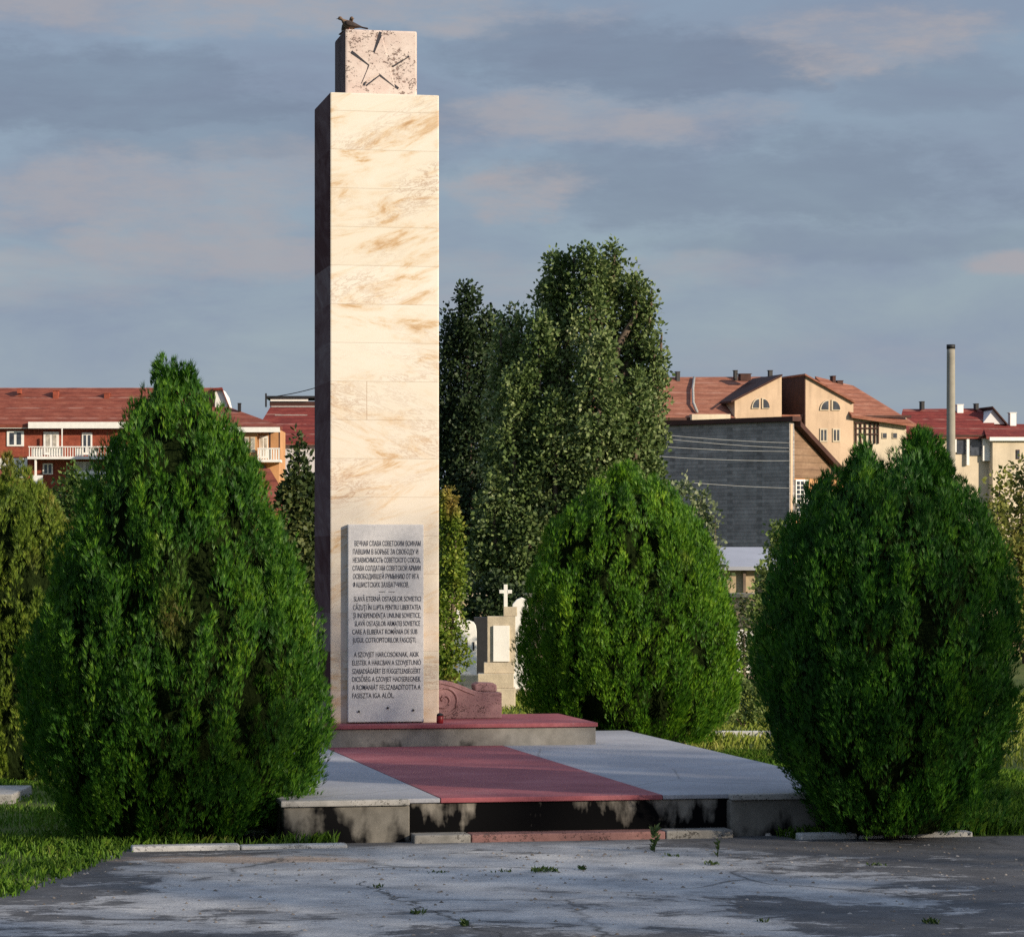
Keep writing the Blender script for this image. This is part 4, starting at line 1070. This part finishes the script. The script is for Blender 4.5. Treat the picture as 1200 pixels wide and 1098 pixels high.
b = MB(); b.ext([hl(-.02, .36, zs), hl(-.02, (ztop - zs) / slope, zs), hl(-.02, .36, ztop - slope * .36)], SH.r * -.3); b.build("gable_cladding", M['shingle'], Hh)
b = MB(); b.ext([hl(-.06, .36, -.2), hl(-.06, ve, -.2), hl(-.06, ve, ze - .02), hl(-.06, (ztop - zs) / slope, zs - .02), hl(-.06, .36, zs - .02)], SH.r * -.3); b.build("gable_wall", M['orange'], Hh)
b = MB(); b.ext([hl(.3, .36, ztop - slope * .36 + .03), hl(.3, ve + .4, ze - slope * .4 + .03), hl(.3, ve + .4, ze - slope * .4 + .25), hl(.3, .36, ztop - slope * .36 + .25)], SH.r * (pl_u - .3)); b.build("roof", M['eaves'], Hh)
def gbox(m, x0, y0, x1, y1, off, t):
    p = [SG.at(x0, y0), SG.at(x1, y0), SG.at(x1, y1), SG.at(x0, y1)]
    m.ext([q + SH.r * (off) for q in p], SH.r * -t)
wf = MB(); gbox(wf, 932, 562, 947, 606, .03, .06); wfo = wf.build("lattice_window", M['white'], Hh)
g = MB()
for i in range(3):
    for j in range(8):
        x0 = 933 + i * 4.6; y0 = 564 + j * 5.2; gbox(g, x0, y0, x0 + 3.4, y0 + 4.2, .05, .018)
g.build("pane", M['pane'], wfo)
b = MB(); gbox(b, 949, 575, 962, 600, .0, .04); b.build("board_panel", M['orange'], Hh)
b = MB(); gbox(b, 926, 497, 928.5, 640, .02, .07); b.build("corner_trim", M['tan'], Hh)

# I: shed with grey metal roof
SI = Site(860, 104, 0)
I_ = thing("shed", SI.O, "low shed with grey sheet-metal roof below the grey wall", "building", "buildings behind the monument")
roof(SI, I_, "roof", [(818, 664, 0), (930, 664, 0), (926, 641, 3.0), (818, 641, 3.0)], 'metal_roof', .12)
b = MB(); SI.rect(b, 822, 667.5, 926, 725, .35, 2.4); b.build("wall", M['tanwall'], I_)
b = MB(); SI.rect(b, 820, 665, 928, 668.5, .02, .2); b.build("eaves_board", M['eaves'], I_)
for x_ in (871, 893):
    b = MB(); SI.rect(b, x_, 669, x_ + 3, 722, .2, .12); b.build("post", M['timber'], I_)

# power lines in front of the hall
def wire(name, p0, p1, sag, r, mat, label, group="overhead cables"):
    b = MB(); n = 14; P = []
    for i in range(n + 1):
        t = i / n; p = p0.lerp(p1, t); p.z -= sag * 4 * t * (1 - t); P.append(p)
    b.tube(P, r, 5)
    o = b.build(name, M[mat]); return tag(o, label, "cable", group)
po = thing("utility_pole", (W(735, 0, 112).x, 112, 0), "timber utility pole behind the poplar", "pole")
b = MB(); b.tube([(0, 0, -.2), (0, 0, 7.4)], [.13, .09], 10); b.build("shaft", M['timber'], po)
b = MB(); b.box((-.5, -.06, 6.9), (.5, .06, 7.02)); b.build("crossarm", M['timber'], po)
for i, (y0, y1) in enumerate(((505, 519), (509, 525), (520, 529), (532, 540), (558, 572))):
    pa = W(735, y0, 112); pb = SH.O + hl(.05, -.10, 0); pb = Vector((pb.x, pb.y, CAMH + (HY - y1) * pb.y / FPX))
    wire("power_line", pa, pb, .07, .011, 'wire', "%s pale cable crossing the grey hall wall" % ("highest", "second highest", "middle", "second lowest", "lowest")[i])
wire("power_line", W(312, 466, 240), W(420, 436, 232), .3, .035, 'wire_dark', "thin black cable rising from the roof canopy to the obelisk's edge")

# ------------------------------------------------------------------ grass
def in_poly(x, y, poly):
    inside = np.zeros(len(x), dtype=bool); j = len(poly) - 1
    for i in range(len(poly)):
        xi, yi = poly[i]; xj, yj = poly[j]
        c = ((yi > y) != (yj > y)) & (x < (xj - xi) * (y - yi) / (yj - yi + 1e-12) + xi)
        inside ^= c; j = i
    return inside

def blades(regions, r):
    Vs, Fs, n0 = [], [], 0
    for (poly, n, h0, h1, w) in regions:
        P = np.array(poly); lo = P.min(0); hi = P.max(0)
        x = r.uniform(lo[0], hi[0], n * 3); y = r.uniform(lo[1], hi[1], n * 3)
        # clumpy density
        cl = np.sin(x * 3.1 + 1.3 * np.sin(y * 2.3)) * np.sin(y * 2.7 + 1.1 * np.sin(x * 1.9))
        k = in_poly(x, y, poly) & (r.random(n * 3) < .55 + .45 * cl)
        x, y, cl = x[k][:n], y[k][:n], cl[k][:n]; m = len(x)
        h = r.uniform(h0, h1, m) * (.8 + .35 * cl); a = r.uniform(0, 6.283, m); ln = r.uniform(.1, .7, m)
        d = np.stack([np.cos(a), np.sin(a), np.zeros(m)], 1); sd = np.stack([-np.sin(a), np.cos(a), np.zeros(m)], 1) * w
        b0 = np.stack([x, y, np.full(m, -.015)], 1)
        mid = b0 + d * (h * ln * .3)[:, None] + np.array([0, 0, 1]) * (h * .6)[:, None]
        tip = b0 + d * (h * ln)[:, None] + np.array([0, 0, 1]) * (h * (1 - .25 * ln))[:, None]
        V = np.stack([b0 - sd, b0 + sd, mid + sd * .8, tip, mid - sd * .8], 1).reshape(-1, 3)
        F = np.arange(len(V)).reshape(-1, 5) + n0
        Vs.append(V); Fs.append(F); n0 += len(V)
    return np.concatenate(Vs), np.concatenate(Fs)
rg = np.random.default_rng(77)
ledge = [(p[0], p[1]) for p in le if 12 < p[1] < 21.6]
lawnL = [(-2.60, 21.62)] + [(x + .09, y) for x, y in ledge] + [(-6, 12), (-6, 33), (-3.4, 33), (-2.6, 24)]
u1 = mon(-2.3, -6.6); u2 = mon(-1.55, -6.5); u3 = mon(-1.55, -3)
und = [(u1.x - .3, u1.y), (mon(-.85, -6.58).x, mon(-.85, -6.58).y), (mon(-.85, -6.42).x, mon(-.85, -6.42).y), (u2.x, u2.y), (u3.x, u3.y), (-3.6, 26)]
ra, rb, rc, rd_ = mon(2.5, -6.56), mon(6.2, -6.56), mon(6.2, 2.2), mon(3.30, 2.2)
lawnR = [(ra.x, ra.y), (rb.x, rb.y), (rc.x, rc.y), (rd_.x, rd_.y), (mon(3.30, -6.4).x, mon(3.30, -6.4).y)]
V, F = blades([(lawnL, 40000, .04, .10, .0045), ([(-6, 14), (-16, 14), (-16, 44), (-5, 44), (-6, 33)], 45000, .05, .12, .008), (und, 7000, .05, .13, .004), (lawnR, 42000, .05, .13, .0045), ([(ra.x - .15, ra.y - .03), (rb.x, rb.y), (rb.x, rb.y + .3), (ra.x - .15, ra.y + .12)], 5000, .06, .17, .004)], rg)
o = np_mesh("grass", V, F, M['grass']); tag(o, "green grass growing on the lawns beside the forecourt and kerbs", "grass", None, 'stuff')
back = [(-5, 30.6), (mon(3.3, 2.3).x, mon(3.3, 2.3).y), (8, 29), (9, 46), (-6, 46)]
V, F = blades([(back, 42000, .05, .16, .008)], rg)
o = np_mesh("grass", V, F, M['grass_far']); tag(o, "sunny yellowish grass behind the platform", "grass", None, 'stuff')

# ------------------------------------------------------------------ weeds in the cracks
def weed(px, py, hpx, wpx, n, seed, label, tall=False):
    Y = CAMH * FPX / (py - HY); s = Y / FPX; r = np.random.default_rng(seed)
    root_p = Vector(((px - CX) * s, Y, 0.0)); h = hpx * s; w = wpx * s / 2
    P = np.stack([r.normal(0, w * (.15 if tall else .5), n), r.normal(0, w * .6, n), np.zeros(n)], 1)
    if tall: P[:, 2] = r.uniform(0, h * .8, n)
    a = r.uniform(0, 6.283, n); up = r.uniform(.5, 1.6, n)
    D = unit(np.stack([np.cos(a), np.sin(a), up], 1)); N = unit(np.cross(D, r.normal(0, 1, (n, 3))))
    L = (h * .35 if tall else h) * r.uniform(.5, 1.0, n)
    V, F = quads(P, D, N, L, L * .16 + .002)
    o = np_mesh("weed", V, F, M['weed']); o.location = root_p
    if tall:
        st = MB(); st.tube([(0, 0, -.01), (.004, 0, h * .5), (0, 0, h * .95)], [.004, .003, .001], 5); st.build("stem", M['olive'], o)
    tag(o, label, "weed", "weeds in the forecourt cracks")
WD = [(637, 1021, 9, 32, 60, "wide low weed tuft in the middle of the forecourt"), (682, 1019, 11, 8, 12, "thin weed sprig right of the wide low tuft"),
      (443, 1040, 9, 10, 14, "small weed at the left end of the diagonal crack"), (490, 1071, 10, 20, 22, "weed tuft halfway along the diagonal crack"),
      (546, 1085, 13, 12, 16, "upright weed at the front end of the diagonal crack"), (513, 1022, 5, 22, 20, "flat weed left of the wide low tuft"),
      (590, 1021, 4, 34, 26, "very flat weed strip beside the wide low tuft"), (1093, 1082, 11, 16, 22, "yellowish weed at the front right of the forecourt"),
      (1025, 1014, 6, 18, 20, "low weed before the right kerb"), (833, 1013, 7, 24, 26, "weed spreading along the crack before the right block"),
      (893, 1080, 7, 14, 14, "faint low weed in the dark asphalt at the front"), (790, 1003, 6, 26, 26, "weed mat at the foot of the tall weed")]
for i, (px, py, hp, wp, n, lb) in enumerate(WD): weed(px, py, hp, wp, n, 100 + i, lb)
weed(767, 998, 34, 10, 40, 131, "tall weed standing before the blackened step", True)
weed(841, 1004, 24, 6, 18, 132, "slender weed before the right end of the step", True)

# stone chips lying along the foot of the right and left blocks
rc_ = random.Random(9)
def chip(px, py, s_px, label):
    Y = CAMH * FPX / (py - HY); s = Y / FPX
    b = MB(); r = s_px * s / 2
    pts = []
    for k in range(7):
        a = 2 * math.pi * k / 7; pts.append((r * math.cos(a) * rc_.uniform(.7, 1.2), r * .7 * math.sin(a) * rc_.uniform(.7, 1.2), 0))
    top = [(x * .6, y * .6, r * rc_.uniform(.6, 1.0)) for x, y, _ in pts]
    b.add(pts + top, [tuple(range(7)), tuple(range(13, 6, -1))] + [(i, (i + 1) % 7, 7 + (i + 1) % 7, 7 + i) for i in range(7)])
    o = b.build("stone_chip", M['debris']); o.location = ((px - CX) * s, Y, -.002)
    tag(o, label, "stone", "stone chips by the platform")
for px, py, sz in ((866, 979, 7), (880, 978, 9), (893, 976, 6), (900, 979, 8), (912, 977, 7), (924, 979, 10), (934, 976, 6)):
    chip(px, py, sz, "pale stone chip lying at the foot of the right block")
chip(478, 985, 10, "pale stone chip beside the left block's corner"); 

rq = np.random.default_rng(5); n_ = 700
px_ = rq.uniform(-3.0, 3.4, n_); py_ = 16.2 + 5.6 * rq.random(n_) ** .6
ok_ = py_ < 21.4 + .197 * px_
px_, py_ = px_[ok_], py_[ok_]; n_ = len(px_); r_ = rq.uniform(.004, .016, n_)
tp_ = np.stack([px_, py_, r_ * .8], 1); an_ = rq.uniform(0, 6.28, n_)
ring_ = [np.stack([px_ + r_ * rq.uniform(.7, 1.3, n_) * np.cos(an_ + k * 1.571), py_ + r_ * rq.uniform(.7, 1.3, n_) * np.sin(an_ + k * 1.571), np.full(n_, .001)], 1) for k in range(4)]
V = np.stack(ring_ + [tp_], 1).reshape(-1, 3); b0_ = np.arange(n_)[:, None] * 5
F = np.concatenate([b0_ + np.array([[k, (k + 1) % 4, 4]]) for k in range(4)])
tag(np_mesh("gravel", V, F, M['grit']), "loose grit and dry leaf scraps scattered over the forecourt", "gravel", None, 'stuff')

# ------------------------------------------------------------------ trees across the street, behind the viewer, that shade the forecourt
SH_H = Vector((math.sin(SUN_AZ), -math.cos(SUN_AZ), 0)); SH_T = Vector((math.cos(SUN_AZ), math.sin(SUN_AZ), 0))
def shade_tree(t, dist, top, rad, seed, low, share=1.0):
    base = SH_H * dist + SH_T * t
    root = thing("street_tree", (base.x, base.y, 0), "broad street tree across the forecourt, outside the view", "tree", "street trees shading the forecourt")
    r = np.random.default_rng(seed)
    tb = MB(); tb.tube([(0, 0, -.1), (.1, 0, low), (0, .1, top * .9)], [.25, .2, .04], 8)
    for k in range(6):
        a = k * 1.05; tb.tube([(0, 0, low * (.8 + .1 * k)), (math.cos(a) * rad * .7, math.sin(a) * rad * .7, low + (top - low) * (.35 + .08 * k))], [.11, .03], 6)
    tb.build("trunk", M['bark'], root)
    nt = int(260 * share); per = 34; Ps = []
    for i in range(nt):
        u = unit(r.normal(0, 1, 3)); q = r.random() ** .36
        c = np.array([u[0] * rad * q, u[1] * rad * q, low + (top - low) / 2 + u[2] * q * (top - low) / 2])
        Ps.append(c + r.normal(0, .42, (per, 3)))
    P = np.concatenate(Ps); n = len(P)
    D = unit(r.normal(0, 1, (n, 3))); N = unit(np.cross(D, r.normal(0, 1, (n, 3)))); L = r.uniform(.22, .42, n)
    V, F = quads(P, D, N, L, L * .4)
    np_mesh("crown", V, F, M['olive'], root)
DIST = 26.0
for i, (t, top, rad) in enumerate(((-4, 15.4, 4.4), (3, 15.8, 4.4), (10, 15.4, 4.2), (16.2, 13.9, 3.5), (22.3, 15.6, 3.5), (27.8, 13.6, 2.6))):
    shade_tree(t, DIST + (i % 2) * 2.0, top, rad, 200 + i, 2.2, (1, 1, .9, .36, .5, .5)[i])

# ------------------------------------------------------------------ sky, sun, camera
world = bpy.data.worlds.new("World"); S.world = world; world.use_nodes = True
wt = world.node_tree; wt.nodes.clear()
class WN(NT):
    def __init__(s):
        s.t = wt; s.n = wt.nodes; s.l = wt.links
w = WN()
out = w.node("ShaderNodeOutputWorld"); bg = w.node("ShaderNodeBackground"); w.l.new(bg.outputs[0], out.inputs[0])
sky = w.node("ShaderNodeTexSky"); sky.sky_type = 'NISHITA'; sky.sun_disc = False
sky.sun_elevation = SUN_EL; sky.sun_rotation = math.pi - SUN_AZ
sky.air_density = 1.0; sky.dust_density = 1.2; sky.ozone_density = 1.5
dirv = w.node("ShaderNodeTexCoord").outputs["Generated"]
dx, dy, dzz = w.xyz(dirv)
az = w.math('ARCTAN2', dx, dy); el = w.math('ARCSINE', dzz)
base = w.comb(w.math('MULTIPLY', az, 12.0), w.math('MULTIPLY', el, 32.0), 0.0)
warp = w.noise(base, 1.6, 9, 0.66); warp2 = w.noise(w.scale(base, (1, 1, 1), (5.2, 1.3, 2)), 1.6, 9, 0.66)
n_big = w.noise(w.scale(base, (1, 1, 1), (1.7, 8.1, 0)), 0.9, 7, 0.58, 0.4)
SKYL = 1.0
def blob(cx, cy, rx, ry):
    a0 = math.atan((cx - CX) / FPX); e0 = math.atan((HY - cy) / FPX)
    a = w.math('ADD', w.math('DIVIDE', w.math('SUBTRACT', az, a0), rx / FPX), w.math('MULTIPLY', w.math('SUBTRACT', warp, .5), 2.2))
    e = w.math('ADD', w.math('DIVIDE', w.math('SUBTRACT', el, e0), ry / FPX), w.math('MULTIPLY', w.math('SUBTRACT', warp2, .5), 2.6))
    d = w.math('SQRT', w.math('ADD', w.math('MULTIPLY', a, a), w.math('MULTIPLY', e, e)))
    n = w.node("ShaderNodeMapRange"); n.interpolation_type = 'SMOOTHERSTEP'
    w.l.new(d, n.inputs[0]); n.inputs[1].default_value = 1.25; n.inputs[2].default_value = 0.45; n.inputs[3].default_value = 0.0; n.inputs[4].default_value = 1.0
    return n.outputs[0]
acc = None
for (cx, cy, rx, ry, k) in ((1010, 50, 150, 45, .95), (690, 140, 190, 32, .75), (595, 222, 100, 30, 1.0), (170, 235, 230, 60, .7), (240, 300, 190, 36, .75), (60, 335, 160, 34, .5), (260, 10, 420, 40, .75), (1195, 315, 60, 16, .9), (560, 330, 230, 40, .45), (830, 320, 100, 26, .45), (330, 190, 110, 30, .5), (980, 420, 200, 24, .3)):
    x = w.math('MULTIPLY', blob(cx, cy, rx, ry), k)
    acc = x if acc is None else w.math('MAXIMUM', acc, x)
dk = None
for (cx, cy, rx, ry, k) in ((760, 75, 260, 40, .95), (110, 115, 260, 55, .95), (900, 215, 320, 60, .75), (640, 60, 200, 45, .8), (420, 150, 180, 60, .6), (250, 165, 260, 30, .6), (1000, 290, 260, 24, .5), (1100, 110, 160, 34, .5)):
    x = w.math('MULTIPLY', blob(cx, cy, rx, ry), k)
    dk = x if dk is None else w.math('MAXIMUM', dk, x)
thin = w.ramp(n_big, (0.35, 0.62), (0.65, 0.95))                     # thin veil of cloud everywhere
veil_c = (1.86, 2.28, 3.08)
dark_c = (1.30, 1.62, 2.26)
lite_c = (3.05, 2.92, 3.12)
fine_n2 = w.noise(w.scale(base, (0.8, 1.6, 1), (2.1, 6.3, 4)), 2.2, 9, 0.66)
c = w.mix(thin, sky.outputs[0], veil_c)
c = w.mix(w.math('MULTIPLY', w.math('MULTIPLY', dk, .60), w.ramp(fine_n2, (0.3, 0.7), (0.6, 1.0))), c, dark_c)
fine_n = w.ramp(w.noise(w.scale(base, (1.0, 1.3, 1), (9.1, 3.3, 1)), 2.6, 9, 0.68), (0.36, 0.30), (0.60, 1.0))
c = w.mix(w.math('MULTIPLY', w.math('MULTIPLY', acc, .95), fine_n), c, lite_c)
hz = w.ramp(w.math('ABSOLUTE', el), (0.0, 0.75), (0.10, 0.0))          # thin pale air near the horizon
c = w.mix(hz, c, (2.40, 2.90, 3.65))
# sky gain overhead, out of the picture, added to lift the fill light
up = w.node("ShaderNodeMapRange"); up.interpolation_type = 'SMOOTHSTEP'; w.l.new(el, up.inputs[0])
up.inputs[1].default_value = .22; up.inputs[2].default_value = .75; up.inputs[3].default_value = 1.0; up.inputs[4].default_value = 1.9
c = w.mix(1.0, c, w.comb(up.outputs[0], up.outputs[0], up.outputs[0]), 'MULTIPLY')
w.l.new(c, bg.inputs[0]); bg.inputs[1].default_value = 0.09

sd = bpy.data.lights.new("sun", 'SUN'); sd.energy = 4.3; sd.angle = math.radians(0.6); sd.color = (1.0, 0.85, 0.66)
so = bpy.data.objects.new("sun", sd); COL.objects.link(so)
so.rotation_euler = (-SUN_DIR).to_track_quat('-Z', 'Y').to_euler()

cam = bpy.data.cameras.new("camera"); co = bpy.data.objects.new("camera", cam); COL.objects.link(co)
co.location = (0, 0, CAMH); co.rotation_euler = (math.pi / 2, 0, 0)
cam.sensor_width = 36; cam.lens = 36 * FPX / 1200; cam.shift_y = (HY - 549) / 1200
cam.clip_start = .1; cam.clip_end = 6000
S.camera = co

S.render.engine = 'CYCLES'
S.cycles.use_denoising = False
S.cycles.max_bounces = 6; S.cycles.diffuse_bounces = 3; S.cycles.transmission_bounces = 4
S.view_settings.view_transform = 'Standard'; S.view_settings.look = 'None'
S.view_settings.exposure = 0.55; S.view_settings.gamma = 1.0
